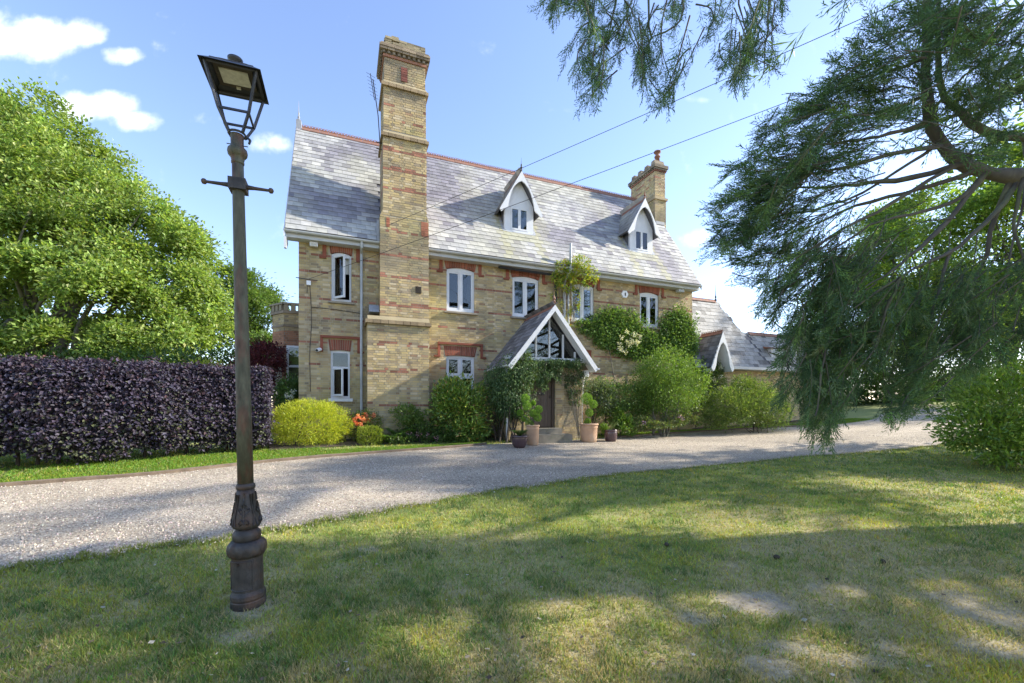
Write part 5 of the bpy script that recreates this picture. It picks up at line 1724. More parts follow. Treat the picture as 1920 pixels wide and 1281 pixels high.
def hedge_pts(n, face):
    i = rng.random(n) * 58.9; k = i.astype(int); f = (i - k)[:, None]
    p = HPth[k] * (1 - f) + HPth[k + 1] * f; nn = hn[k]; tt = seg[k]
    z0 = terr(p[:, 0], p[:, 1])
    tall = HH + .10 * (vnoise(i * .5, i * 0, 5) - .5) + .08 * rng.normal(size=n) * .6
    if face == "front":
        v = rng.random(n) ** .9
        low = .16 + .6 * vnoise(i * .8, i * 0, 8) * vnoise(i * 2.1, i * 0 + 3, 9)
        z = low + (tall - low) * v
        bulge = .10 * np.sin(np.clip(v, 0, 1) * math.pi) + .13 * (fbm(i * .55, z * 2.2, 12) - .5) * 2
        off = -bulge + np.abs(rng.normal(0, .06, n)) + np.where(v < .15, .18 * rng.random(n), 0)
        out = np.stack([-nn[:, 0], -nn[:, 1], np.full(n, .15)], -1)
    elif face == "top":
        off = rng.uniform(-.05, HT, n); z = tall + rng.normal(0, .04, n) + .06 * (fbm(i * .8, off * 2, 3) - .5); out = np.stack([-nn[:, 0] * .3, -nn[:, 1] * .3, np.ones(n)], -1)
    elif face == "back":
        v = rng.random(n); z = .25 + (tall - .25) * v; off = HT + rng.uniform(-.1, .05, n); out = np.stack([nn[:, 0], nn[:, 1], np.full(n, .15)], -1)
    else:
        v = rng.random(n); z = .3 + (tall - .35) * v; off = rng.uniform(.1, HT - .1, n); out = np.stack([-nn[:, 0], -nn[:, 1], np.full(n, .4)], -1)
    P = np.stack([p[:, 0] + nn[:, 0] * off, p[:, 1] + nn[:, 1] * off, z0 + z], -1)
    if face in ("front", "top"):                      # leaves sit in flat overlapping sprays
        ns = n // 16; w = rng.integers(0, ns, n)
        g_ = rng.normal(size=(n, 3)) * [.085, .085, .022]
        g_[:, 2] -= np.einsum("ij,ij->i", g_[:, :2], -nn[w]) * .35
        P = P[w] + g_; out = out[w]; z = z[w] + g_[:, 2]
    return P, unit(out), z


HPAL = [[.060, .052, .082, 5], [.078, .068, .100, 4], [.036, .030, .044, 4], [.10, .090, .118, 1.5], [.070, .044, .054, 1.5], [.075, .085, .06, 1]]  # purple leaf tones with the sky's bluish sheen mixed into the colour
HPAL_L = [[0.056, 0.046, 0.06, 3], [0.075, 0.086, 0.049, 3], [0.105, 0.12, 0.06, 2], [0.038, 0.034, 0.039, 2]]
for face, n in (("front", 60000), ("top", 22000), ("back", 6000), ("in", 9000)):
    P, O, z = hedge_pts(n, face)
    D = unit(O * .55 + rdir(n) * .7 + np.array([0, 0, -.25])); Nn = unit(O * .7 + np.array([0, 0, .65]) + rdir(n) * .45)
    L = rng.uniform(.055, .10, n)
    low = (rng.random(n) < np.clip(.75 - z * .55, 0, .7))[:, None]
    add_leaves(mb, P, D, Nn, L, L * .68, np.where(low, pal_cols(HPAL_L, n), pal_cols(HPAL, n)))
# the far end is closed too
n = 5000
p = HPth[-1]; nn = hn[-1]; off = rng.uniform(0, HT, n); z = rng.uniform(.15, HH, n)
P = np.stack([p[0] + nn[0] * off + seg[-1, 0] * rng.uniform(-.1, .14, n), p[1] + nn[1] * off + seg[-1, 1] * rng.uniform(-.1, .14, n), p[2] + z], -1)
O = np.repeat(np.array([[seg[-1, 0], seg[-1, 1], .2]]), n, 0); L = rng.uniform(.055, .10, n)
add_leaves(mb, P, unit(O * .5 + rdir(n) * .7), unit(O + rdir(n) * .6), L, L * .68, pal_cols(HPAL, n))
# whippy shoots above the top
for _ in range(110):
    i = rng.random() * 58; k = int(i); b0 = HPth[k] + np.array([*(hn[k] * rng.uniform(0, HT)), 0]); h_ = rng.uniform(.08, .26)
    m_ = 7; z = np.linspace(0, h_, m_); P = b0 + np.stack([z * rng.uniform(-.2, .2), z * rng.uniform(-.2, .2), HH + z], -1)
    add_leaves(mb, P, unit(rdir(m_) + [0, 0, .4]), rdir(m_), np.full(m_, .06), np.full(m_, .04), pal_cols([[.11, .05, .045], [.07, .05, .06], [.10, .09, .05]], m_))
mb.build("foliage", M["leaf_purple"], hroot, org=tuple(HPth[30]))
for k in range(2, 60, 3):
    ms = MB(); b0 = HPth[k] + np.array([*(hn[k] * (HT * .45 + rng.uniform(-.1, .1))), 0]); b0[2] = terr(b0[0], b0[1])
    ms.tube(resample(np.array([b0 - [0, 0, .05], b0 + [rng.uniform(-.06, .06), rng.uniform(-.05, .05), .5], b0 + [rng.uniform(-.2, .2), rng.uniform(-.1, .1), 1.7]]), 7), np.linspace(.038, .015, 7), 6)
    ms.build("stem", M["bark_dark"], hroot, org=tuple(HPth[30]), smooth=True)


# ---------------------------------------------------------------- broadleaf trees
def tree(name, label, base, lobes, nclus, per, leaf, pal, mat="leaf_oak", trunk_r=.4, flat=.5, cr=.55, limbs=9, group=None, fork=.3, bark="bark_grey", inner=.2, cat="tree"):
    root = empty(name, tuple(base), label, cat, group)
    area = np.array([r[0] * r[2] + r[1] * r[2] + r[0] * r[1] for _, r in lobes]); cnt = rng.multinomial(nclus, area / area.sum())
    cents, outs = [], []
    for (c, r), k in zip(lobes, cnt):
        nb = max(4, k // 9)
        d = rdir(nb); d[:, 2] = np.where(d[:, 2] < -.45, -d[:, 2], d[:, 2]); d = unit(d)
        rad = rng.uniform(.55, .98, (nb, 1))
        bc = c + d * rad * np.asarray(r); ob_ = unit(d / np.asarray(r))
        rb = min(r) * rng.uniform(.28, .58, nb)
        w = rng.integers(0, nb, k)
        e = unit(rdir(k) + ob_[w] * .6 + np.array([0, 0, .55]))
        cents.append(bc[w] + e * rb[w][:, None] * rng.uniform(.65, 1.05, (k, 1)) * np.array([1.1, 1.1, .75])); outs.append(unit(e + ob_[w] * .3))
    cents = np.vstack(cents); outs = np.vstack(outs)
    n = len(cents) * per
    Cn = np.repeat(cents, per, 0); O = np.repeat(outs, per, 0)
    rr = np.repeat(rng.uniform(.6, 1.35, len(cents)) * cr, per)[:, None]
    g_ = rng.normal(size=(n, 3)) * np.array([.62, .62, .62 * flat]) * rr
    # spray planes droop outwards
    g_[:, 2] -= np.einsum("ij,ij->i", g_[:, :2], O[:, :2]) * .35
    P = Cn + g_
    D = unit(g_ * .8 + O * .4 + rdir(n) * .6); Nn = unit(np.array([0, 0, 1.0]) + O * .55 + rdir(n) * .5)
    L = leaf * rng.uniform(.7, 1.3, n)
    shade = np.repeat(rng.uniform(.68, 1.25, len(cents)), per)[:, None]
    mb = MB(); add_leaves(mb, P, D, Nn, L, L * .62, pal_cols(pal, n) * shade)
    mb.build("crown", M[mat], root, org=base)
    ms = MB(); top = np.mean([c for c, _ in lobes], axis=0)
    fk = np.array(base) * (1 - fork) + top * fork; fk[:2] = np.array(base)[:2] * .8 + top[:2] * .2
    b = np.array(base, float)
    ms.tube(resample(np.array([b - [0, 0, .2], b + (fk - b) * .3 + [.05, 0, 0], fk, fk + (top - fk) * .6]), 12), np.linspace(trunk_r * 1.2, trunk_r * .45, 12), 10)
    for k in range(limbs):
        c, r = lobes[k % len(lobes)]
        tip = c + rdir(1)[0] * np.asarray(r) * .55
        s0 = b + (fk - b) * rng.uniform(.75, 1.15)
        m1 = s0 + (tip - s0) * .35 + rng.normal(0, .25, 3) + [0, 0, .3]
        m2 = s0 + (tip - s0) * .7 + rng.normal(0, .3, 3)
        ms.tube(resample(np.array([s0, m1, m2, tip]), 10), np.linspace(trunk_r * .5, .03, 10), 7)
        for _ in range(4):
            t0 = m1 + (tip - m1) * rng.uniform(.1, .9); t1 = c + rdir(1)[0] * np.asarray(r) * .9
            ms.tube(resample(np.array([t0, (t0 + t1) / 2 + rng.normal(0, .25, 3), t1]), 6), np.linspace(trunk_r * .18, .015, 6), 5)
    ms.build("trunk", M[bark], root, org=base, smooth=True)
    return root


OAK = [[0.265, 0.375, 0.084, 4], [0.216, 0.32, 0.076, 4], [0.343, 0.437, 0.132, 2], [0.152, 0.238, 0.066, 2], [0.405, 0.462, 0.189, 0.7]]
d = 21.0
lob = [EW(*a) for a in ((-40, 330, d, 140, 150, 4.2), (70, 330, d + .5, 110, 105, 3.4), (150, 410, d, 120, 115, 3.6), (240, 470, d - .3, 95, 100, 3.0), (300, 555, d - .2, 88, 95, 2.8), (330, 625, d, 68, 62, 2.4),
                        (40, 500, d - 1.5, 130, 110, 3.6), (160, 570, d - 2, 120, 75, 3.2), (-80, 560, d - 1, 130, 110, 3.5), (270, 640, d - 1.5, 90, 45, 2.4), (60, 640, d - 2, 150, 40, 3.0), (15, 240, d + .5, 60, 45, 2.2), (200, 660, d - 2.5, 120, 45, 2.4), (350, 660, d - 1, 60, 50, 2.2), (-60, 650, d - 2.5, 120, 50, 2.4), (110, 480, d - 2.4, 100, 80, 2.6), (210, 560, d - 2.2, 80, 70, 2.4))]
ob = np.array([(75 - 960) / FPX * d, d, .6])
tree("oak_tree", "large bright green oak tree towering behind the purple hedge", ob, lob, 2700, 66, .178, OAK, trunk_r=.62, flat=.8, cr=.46, limbs=16, fork=.22, bark="bark_grey")
d = 33.0
lob = [EW(*a) for a in ((450, 570, d, 45, 55, 2.4), (480, 610, d, 48, 60, 2.4), (425, 640, d - 1, 45, 60, 2.4), (500, 650, d - 1, 38, 50, 2.2), (440, 530, d, 25, 25, 1.4), (540, 690, d, 60, 40, 2.2))]
tree("ash_tree", "paler green tree behind the lamp post, beyond the oak", np.array([(470 - 960) / FPX * d, d, .6]), lob, 520, 70, .20, [[.12, .20, .05], [.15, .23, .06], [.10, .17, .045]], trunk_r=.3, cr=.75, limbs=8)
# undergrowth behind the hedge under the oak
plant("laurel_bush", "dark bushes behind the hedge under the oak crown", "bush", gp(120, 800) + [-9, 8, 0], [EW(a, 706, 17, 110, 46, 1.2) for a in (-190, -90, 20, 120, 230, 330, 420, 490)], 14000, .16, [[.06, .11, .025], [.09, .16, .03], [.04, .08, .02]], stems=0)
plant("acer_bush", "dark red maple bush between hedge and bay window", "bush", hground(-2.6, 1.2), [E(487, 690, 1.2, 34, 44, .9), E(505, 668, 1.4, 26, 26, .7), E(470, 720, 1.0, 40, 40, .8)], 9000, .08, [[.085, .018, .022], [.06, .014, .02], [.12, .03, .028]], "leaf_purple", stems=3)

plant("golden_bush", "yellow green bush showing over the hedge beside the lamp post", "bush", gp(400, 800) + [-4, 5, 0], [EW(395, 700, 15.5, 36, 26, .8), EW(350, 705, 15.8, 24, 18, .6)], 3000, .10, [[.42, .44, .07], [.34, .40, .06], [.25, .32, .05]])
# ---------------------------------------------------------------- trees at the right
d = 30.0
RP = [[0.195, 0.315, 0.053, 4], [0.15, 0.255, 0.045, 3], [0.3, 0.405, 0.09, 2], [0.105, 0.195, 0.038, 2]]
tree("beech_tree", "sunlit leafy tree far behind the fir branches, centre of the right woodland", np.array([(1715 - 960) / FPX * d, d, 1.9]), [EW(*a) for a in ((1700, 520, d, 95, 90, 3), (1640, 600, d, 80, 70, 2.5), (1770, 600, d, 90, 80, 2.5), (1720, 430, d + 1, 70, 70, 2.5), (1700, 660, d, 110, 50, 2.4))], 900, 60, .2, RP, trunk_r=.38, cr=.7, limbs=12, group="woodland trees at the right", bark="bark_dark")
d = 36.0
tree("beech_tree", "leafy tree at the far left of the right woodland beside the house wing", np.array([(1560 - 960) / FPX * d, d, 1.9]), [EW(*a) for a in ((1560, 610, d, 80, 80, 3), (1600, 560, d, 60, 70, 2.5), (1530, 670, d, 70, 60, 2.4), (1620, 680, d, 80, 50, 2.5))], 520, 55, .22, [[.08, .14, .03], [.10, .17, .035], [.06, .11, .025]], trunk_r=.3, cr=.75, limbs=8, group="woodland trees at the right", bark="bark_dark")
d = 25.0
tree("beech_tree", "pale green tree at the right picture edge behind the fir limb", np.array([(1890 - 960) / FPX * d, d, 1.7]), [EW(*a) for a in ((1880, 470, d, 100, 110, 3), (1930, 580, d, 120, 100, 3), (1850, 590, d, 70, 70, 2.4), (1960, 400, d, 90, 110, 3))], 720, 60, .19, RP, trunk_r=.35, cr=.65, limbs=10, group="woodland trees at the right", bark="bark_dark")
# dark hedge bank behind the drive
for k, (px_, rx_, lab) in enumerate(((1600, 110, "dark evergreen bank where the drive disappears, left part"), (1740, 90, "dark evergreen bank behind the far end of the drive"), (1880, 110, "dark evergreen bank behind the round shrub at right"))):
    plant("laurel_bush", lab, "bush", at(px_, 745, 33) * [1, 1, 0] + [0, 0, 1.8], [EW(px_ + a, 728 + b_, 33 + rng.uniform(-1, 1), rx_ * .5, 44, 1.5) for a, b_ in ((-rx_ * .5, 4), (0, -6), (rx_ * .5, 6))], 7000, .24, [[.045, .085, .02], [.07, .12, .028], [.03, .06, .016]], group="evergreen banks behind the drive", stems=0)

# round evergreen shrub at the right edge
plant("rhododendron", "large rounded glossy green shrub at right lawn edge", "shrub", gp(1890, 868), [EW(1880, 775, 10.6, 92, 80, 1.3), EW(1940, 740, 10.8, 110, 95, 1.4), EW(1840, 810, 10.4, 58, 45, .8), EW(1900, 840, 10.2, 70, 35, .8)], 15000, .13,
      [[.17, .30, .035, 4], [.25, .38, .055, 3], [.10, .19, .03, 3], [.32, .42, .08, 1]], "leaf_gloss", wl=.34, outw=1.0, updir=.3, stems=4)

# ---------------------------------------------------------------- shrubs along the house
GOLD = [[0.504, 0.541, 0.042, 4], [0.45, 0.51, 0.048, 3], [0.306, 0.395, 0.048, 2], [0.576, 0.603, 0.096, 1.5]]
plant("golden_bush", "rounded clipped golden yellow bush at the end of the hedge", "bush", hground(.3, -1.35), [E(581, 797, -1.35, 63, 44, .75)], 24000, .062, GOLD, boxy=.14, tuft=.08, wl=.24, updir=.45, outw=1.1, lump=.09, inner=.15, stems=5)
plant("golden_bush", "small low yellow green clipped bush below the orange flowers", "bush", hground(1.95, -1.6), [E(694, 818, -1.6, 21, 18, .3)], 5000, .04, [[.24, .30, .03], [.30, .35, .04], [.15, .22, .03]], boxy=.2, tuft=0, wl=.4, updir=.5, stems=2)


def flowers(cs, rad, n, size, pal):
    def f(mb):
        for c in cs:
            k = n
            P = c + rdir(k) * rad * rng.random((k, 1)) ** .4
            add_leaves(mb, P, unit(rdir(k) + [0, -.3, .4]), unit(rdir(k) + [0, -.8, .6]), np.full(k, size), np.full(k, size * .9), pal_cols(pal, k, .15))
    return f


def fx(px, py, Y):
    return house(*[(a, Y, b) for a, b, _ in [facade(px, py, Y)]][0])


plant("azalea_bush", "azalea bush with orange and coral flowers below the downpipe", "bush", hground(1.6, -1.1), [E(672, 800, -1.1, 22, 25, .35), E(690, 795, -1.0, 22, 24, .35)], 3200, .055, [[.13, .21, .04], [.18, .25, .05], [.22, .20, .06]], stems=5,
      extra=flowers([fx(664, 787, -1.3), fx(672, 782, -1.3), fx(682, 787, -1.3), fx(691, 788, -1.25), fx(700, 780, -1.1), fx(668, 794, -1.35), fx(676, 796, -1.35), fx(685, 779, -1.2)], .075, 60, .05, [[.75, .16, .10], [.80, .30, .10], [.78, .42, .20]]))


def fronds(mb, base, n, ln, pal, wide=.2, arch=.5):
    for _ in range(n):
        a = rng.uniform(0, 2 * math.pi); k = 16
        t = np.linspace(0, 1, k); L_ = ln * rng.uniform(.7, 1.15)
        rad = L_ * .75 * t; zz = L_ * (t * .95 - arch * t ** 2.2)
        P = np.asarray(base) + np.stack([np.cos(a) * rad, np.sin(a) * rad, zz], -1)
        side = np.array([-math.sin(a), math.cos(a), 0]); fw = np.array([math.cos(a), math.sin(a), .2])
        for s_ in (-1, 1):
            ll = wide * L_ * np.sin(np.pi * np.clip(t * .9 + .1, 0, 1)) + .008
            add_leaves(mb, P, unit(side * s_ + fw * .45 + rng.normal(0, .1, (k, 3))), np.repeat([[0, 0, 1.0]], k, 0), ll, ll * .3 + .008, pal_cols(pal, k, .15))


def rosette(name, label, cat, X, Y, n, ln, pal, group=None, mat="leaf", wide=.2, arch=.5, lift=0.0, loc=None):
    b0 = hground(X, Y) if loc is None else np.asarray(loc)
    r_ = empty(name, tuple(b0), label, cat, group)
    mb = MB(); fronds(mb, b0 + [0, 0, lift], n, ln, pal, wide, arch); mb.build("fronds", M[mat], r_, org=tuple(b0))
    return r_


FERN = [[0.14, 0.266, 0.042], [0.196, 0.336, 0.056], [0.112, 0.21, 0.042]]
rosette("fern", "bright green fern beside the small yellow bush", "fern", 2.55, -1.55, 26, .65, FERN, "ferns in the bed under the chimney")
rosette("fern", "taller fern against the chimney base, under its corner", "fern", 3.0, -1.15, 24, .8, FERN, "ferns in the bed under the chimney")
plant("maple_sapling", "small light green leafy maple before the chimney base", "shrub", hground(3.3, -1.2), [E(762, 778, -1.2, 26, 18, .4), E(775, 795, -1.2, 22, 16, .35)], 2200, .07, [[.16, .24, .05], [.12, .19, .04]], stems=4)
plant("perennials", "low perennials with pink flowers in the bed left of the big shrub", "plants", hground(4.1, -1.3), [E(790, 812, -1.3, 32, 18, .5), E(812, 822, -1.5, 30, 10, .4), E(755, 823, -1.7, 30, 8, .3), E(800, 800, -.7, 30, 22, .3)], 5200, .06, [[.07, .13, .03], [.11, .18, .04], [.05, .09, .025]],
      extra=flowers([fx(768, 813, -1.6), fx(785, 815, -1.7), fx(800, 817, -1.7), fx(820, 822, -1.8)], .10, 22, .035, [[.60, .28, .38], [.65, .40, .48]]))
PHO = [[0.168, 0.28, 0.045, 4], [0.24, 0.344, 0.056, 3], [0.096, 0.184, 0.035, 3], [0.416, 0.432, 0.08, 1.2], [0.352, 0.208, 0.08, 0.5]]
plant("photinia_shrub", "tall glossy evergreen shrub below the small window left of porch", "shrub", hground(5.15, -1.3), [E(866, 740, -1.25, 44, 32, .7), E(868, 772, -1.35, 48, 46, .8), E(845, 750, -1.2, 30, 40, .6), E(880, 805, -1.5, 36, 25, .6)], 9500, .12, PHO, "leaf_gloss", wl=.38, outw=.9, updir=.45, stems=6)
plant("low_shrub", "small low leafy plant at the foot of the big glossy shrub", "shrub", hground(5.6, -1.75), [E(858, 822, -1.8, 22, 12, .3), E(888, 824, -1.8, 18, 10, .3), E(836, 815, -1.6, 18, 14, .3)], 2400, .06, [[.09, .16, .03], [.06, .11, .02]])

VINE = [[0.093, 0.167, 0.065, 4], [0.128, 0.212, 0.076, 3], [0.068, 0.119, 0.051, 3], [0.17, 0.238, 0.102, 1]]
vb = hground(6.1, -2.1)
plant("porch_climber", "dark evergreen climber smothering the left side of the porch", "climber", vb,
      [E(968, 700, -2.1, 34, 36, .35), E(945, 712, -1.9, 32, 34, .4), E(962, 740, -2.1, 40, 34, .4), E(985, 690, -2.15, 22, 28, .25), E(930, 735, -1.4, 18, 40, .4), E(975, 765, -2.05, 24, 22, .25), E(955, 768, -1.9, 20, 22, .3)], 16000, .075, VINE, wl=.42, droop=.75, updir=0, outw=.7, stems=9, stem_r=.03, stem_mat="bark_dark")
plant("porch_climber", "thin climber trailing across the beam and above the door", "climber", fx(1030, 676, PW - .1),
      [E(1012, 700, -2.1, 14, 28, .15), E(1028, 692, -2.12, 14, 20, .15), E(1020, 716, -2.1, 9, 18, .12), E(1045, 698, -2.1, 9, 22, .12), E(1040, 680, -2.12, 45, 7, .12), E(1075, 682, -2.1, 22, 10, .15)], 4300, .07, VINE, wl=.42, droop=.8, updir=0, stems=9, stem_r=.012, stem_mat="bark_grey")
plant("porch_climber", "sparse brownish climber on the porch wall right of the door", "climber", hground(8.5, -2.0),
      [E(1078, 700, -2.05, 22, 22, .14), E(1090, 720, -2.0, 16, 22, .14), E(1070, 725, -2.0, 14, 20, .08), E(1080, 745, -1.98, 14, 14, .06)], 2600, .06, VINE + [[.11, .085, .05, 3]], wl=.42, droop=.8, updir=0, stems=7, stem_r=.012, stem_mat="bark_grey")
# dead-looking stems at the left of the porch
plant("bare_stems", "tangle of dark bare climber stems left of the porch wall", "climber", hground(5.9, -1.6), [E(925, 780, -1.5, 16, 40, .25)], 500, .05, VINE, stems=16, stem_r=.016)

SHR = [[0.136, 0.232, 0.056, 4], [0.192, 0.304, 0.072, 3], [0.088, 0.16, 0.048, 3], [0.304, 0.384, 0.112, 1]]
plant("viburnum_shrub", "broad green shrub right of the porch below the wall climber", "shrub", hground(10.0, -1.2), [E(1150, 745, -1.2, 50, 30, .8), E(1195, 750, -1.0, 40, 34, .7), E(1125, 750, -1.4, 26, 36, .6), E(1170, 775, -1.2, 50, 22, .6)], 9500, .085, SHR, wl=.45, stems=6)
plant("pieris_shrub", "silvery green shrub pressed against the porch right side", "shrub", hground(9.3, -1.4), [E(1118, 733, -1.5, 20, 22, .4), E(1135, 745, -1.6, 18, 26, .4)], 3200, .08, [[.14, .19, .11], [.10, .15, .08], [.20, .25, .16]], wl=.35, stems=4)
plant("hardy_plant", "low bright green leafy plant beside the right glazed pot", "shrub", hground(10.2, -2.0), [E(1172, 800, -2.0, 20, 18, .35), E(1160, 785, -1.8, 14, 16, .3)], 1700, .09, [[.10, .19, .03], [.14, .24, .04]], stems=3)
LIG = [[0.17, 0.287, 0.046, 4], [0.221, 0.353, 0.065, 3], [0.111, 0.203, 0.037, 3], [0.078, 0.144, 0.032, 1.5], [0.313, 0.418, 0.104, 1]]
plant("acacia_shrub", "big rounded light green shrub on bare stems below the wall climber", "shrub", hground(12.3, -1.6), [E(1250, 690, -1.5, 48, 34, .9), E(1225, 715, -1.6, 36, 40, .8), E(1285, 720, -1.5, 38, 42, .9), E(1255, 745, -1.7, 52, 32, .9), E(1215, 745, -1.4, 26, 26, .6)], 22000, .085, LIG, wl=.36, updir=.15, stems=9, stem_r=.035, stem_mat="bark_grey")
plant("hydrangea_climber", "pale flowering climber on the wing wall behind the round shrub", "climber", hground(15.8, -.3), [E(1330, 700, -.2, 24, 26, .3), E(1342, 720, -.2, 20, 36, .3), E(1320, 735, -.3, 22, 40, .3)], 5500, .085, [[.12, .19, .05], [.17, .24, .08], [.08, .14, .04]], stems=4,
      extra=flowers([fx(1318 + rng.uniform(-10, 36), 684 + rng.uniform(0, 60), -.55) for _ in range(16)], .10, 22, .045, [[.62, .62, .48], [.70, .70, .60]]))
plant("nandina_shrub", "airy feathery light green shrubs in front of the wing wall", "shrub", hground(16.9, -2.0), [E(1370, 765, -2.0, 44, 34, .8), E(1410, 755, -1.9, 42, 40, .9), E(1395, 728, -1.6, 26, 22, .5), E(1345, 785, -2.0, 26, 20, .5), E(1445, 770, -2.0, 34, 34, .8)], 20000, .09, [[.20, .29, .06, 3], [.15, .23, .045, 3], [.09, .15, .035, 2], [.30, .36, .12, 1]], wl=.36, updir=.3, lump=.2, stems=8, stem_r=.015)
plant("bed_plants", "mixed low plants with pink and purple flowers under the round shrub", "plants", hground(13.2, -2.2), [E(1205, 795, -2.2, 24, 12, .3), E(1275, 785, -2.2, 30, 14, .3), E(1310, 780, -2.0, 26, 18, .3), E(1240, 797, -2.4, 40, 6, .3)], 3600, .075, [[.08, .14, .03], [.13, .19, .05], [.16, .18, .08]],
      extra=flowers([fx(1207, 793, -2.4), fx(1275, 782, -2.5), fx(1281, 786, -2.5)], .08, 16, .045, [[.24, .15, .45], [.60, .40, .42]]))
CLB = [[0.136, 0.248, 0.056, 4], [0.192, 0.32, 0.072, 3], [0.088, 0.16, 0.045, 3], [0.272, 0.384, 0.112, 1]]
plant("hydrangea_climber", "thick green climber covering the wall right of the porch, left mass", "climber", hground(11.2, -.15),
      [E(1205, 658, -.10, 60, 16, .17), E(1155, 615, -.10, 52, 34, .17), E(1185, 632, -.10, 50, 30, .17), E(1140, 607, -.10, 34, 28, .17), E(1175, 603, -.10, 34, 24, .17), E(1160, 632, -.10, 46, 24, .17), E(1195, 640, -.10, 40, 24, .17), E(1120, 620, -.10, 22, 20, .17), E(1218, 640, -.10, 30, 14, .17), E(1098, 612, -.10, 18, 12, .17), E(1180, 655, -.10, 34, 14, .17), E(1232, 655, -.10, 34, 16, .17), E(1135, 640, -.10, 24, 16, .17)], 20000, .085, CLB, tuft=.3, wl=.7, droop=.4, stems=3, stem_r=.025, stem_mat="bark_grey",
      extra=flowers([fx(1165 + rng.uniform(-8, 50), 618 + rng.uniform(0, 44), -.42) for _ in range(13)] + [fx(1165, 657, -.4), fx(1172, 660, -.4)], .12, 26, .05, [[.66, .68, .52], [.72, .72, .62]]))
plant("hydrangea_climber", "thick green climber on the wall corner right of the last upper window", "climber", hground(14.3, -.15),
      [E(1272, 625, -.10, 36, 46, .17), E(1240, 650, -.10, 36, 20, .17), E(1268, 603, -.10, 28, 24, .17), E(1285, 630, -.10, 26, 34, .17), E(1255, 625, -.10, 24, 28, .17), E(1275, 650, -.10, 32, 20, .17), E(1296, 650, -.10, 14, 22, .17)], 13000, .085, CLB, tuft=.3, wl=.7, droop=.4, stems=2, stem_r=.025, stem_mat="bark_grey")
WIS = [[0.345, 0.414, 0.052, 4], [0.276, 0.38, 0.057, 3], [0.437, 0.437, 0.069, 2], [0.184, 0.276, 0.046, 2], [0.46, 0.345, 0.057, 0.7]]
plant("wisteria", "yellow green climber around the vent pipe under the eaves", "climber", fx(1062, 590, -.1), [E(1085, 492, -.55, 22, 16, .28), E(1100, 510, -.5, 20, 18, .25), E(1062, 498, -.45, 22, 12, .2), E(1048, 515, -.3, 22, 12, .2), E(1060, 528, -.3, 16, 20, .2), E(1085, 525, -.4, 30, 10, .25)], 1900, .11, WIS, wl=.42, droop=.45, stems=9, stem_r=.014, stem_mat="bark_grey", outw=.6)
plant("wisteria", "sparse yellow leaves of the climber hanging before a window", "climber", fx(1072, 600, -.1), [E(1080, 548, -.2, 10, 20, .1), E(1078, 575, -.2, 9, 24, .1), E(1045, 560, -.15, 14, 30, .1), E(1075, 605, -.15, 24, 10, .1), E(1066, 590, -.15, 8, 14, .1)], 620, .085, WIS, wl=.4, droop=.6, stems=7, stem_r=.010, stem_mat="bark_grey", outw=.6)
plant("hydrangea_bush", "green bush with pale flower heads at the bay corner", "bush", hground(-.55, .5), [E(545, 730, .6, 16, 26, .45), E(535, 745, .4, 18, 22, .4)], 2600, .09, [[.08, .15, .035], [.12, .19, .05]], stems=3, extra=flowers([fx(546, 747, .05), fx(538, 742, .05), fx(548, 735, .1)], .10, 30, .05, [[.7, .72, .55], [.72, .70, .68]]))


# ---------------------------------------------------------------- pots and topiary by the door
def pot(name, label, cat, px, py, prof, mat, group):
    g0 = gp(px, py)
    r_ = empty(name, tuple(g0), label, cat, group)
    mb = MB(); mb.lathe(prof, segs=28); mb.build("body", M[mat], r_, smooth=True)
    zt_ = prof[-1][1]
    rt_ = prof[-1][0]
    mb = MB(); mb.lathe([(rt_ * .98, zt_ - .03), (rt_ * 1.07, zt_ - .025), (rt_ * 1.10, zt_ + .01), (rt_ * 1.05, zt_ + .03), (rt_ * .9, zt_ + .03), (rt_ * .88, zt_ - .02), (.01, zt_ - .02)], segs=28)
    mb.build("rim", M[mat], r_, smooth=True)
    mb = MB(); mb.lathe([(rt_ * .88, zt_ - .015), (rt_ * .5, zt_ + .005), (.01, zt_ + .01)], segs=16); mb.build("soil", M["soil"], r_)
    return r_, g0, zt_


def kpx(g0):
    return g0[1] / FPX


r_, gA, zA = pot("plant_pot", "tall terracotta pot holding the branching topiary left of the door", "pot", 999, 835, [(.13, 0), (.165, .02), (.18, .25), (.185, .48), (.20, .50), (.185, .53), (.19, .58)], "pot_terra", "terracotta pots by the steps")
r_, gB, zB = pot("plant_pot", "wide terracotta pot holding the topiary right of the steps", "pot", 1104, 829, [(.20, 0), (.245, .02), (.265, .25), (.275, .46), (.29, .48), (.275, .51), (.285, .57)], "pot_terra", "terracotta pots by the steps")
r_, gC, zC = pot("plant_pot", "rounded purple glazed pot in front of the left terracotta pot", "pot", 974, 840, [(.12, 0), (.16, .02), (.21, .12), (.235, .22), (.24, .30), (.235, .33)], "pot_glaze", "glazed pots by the steps")
r_, gD, zD = pot("plant_pot", "brown glazed pot with spiky plant right of the steps", "pot", 1145, 828, [(.14, 0), (.17, .02), (.205, .15), (.215, .30), (.20, .36)], "pot_glaze", "glazed pots by the steps")
TOP = [[0.195, 0.36, 0.045, 4], [0.27, 0.45, 0.068, 3], [0.12, 0.225, 0.038, 3]]


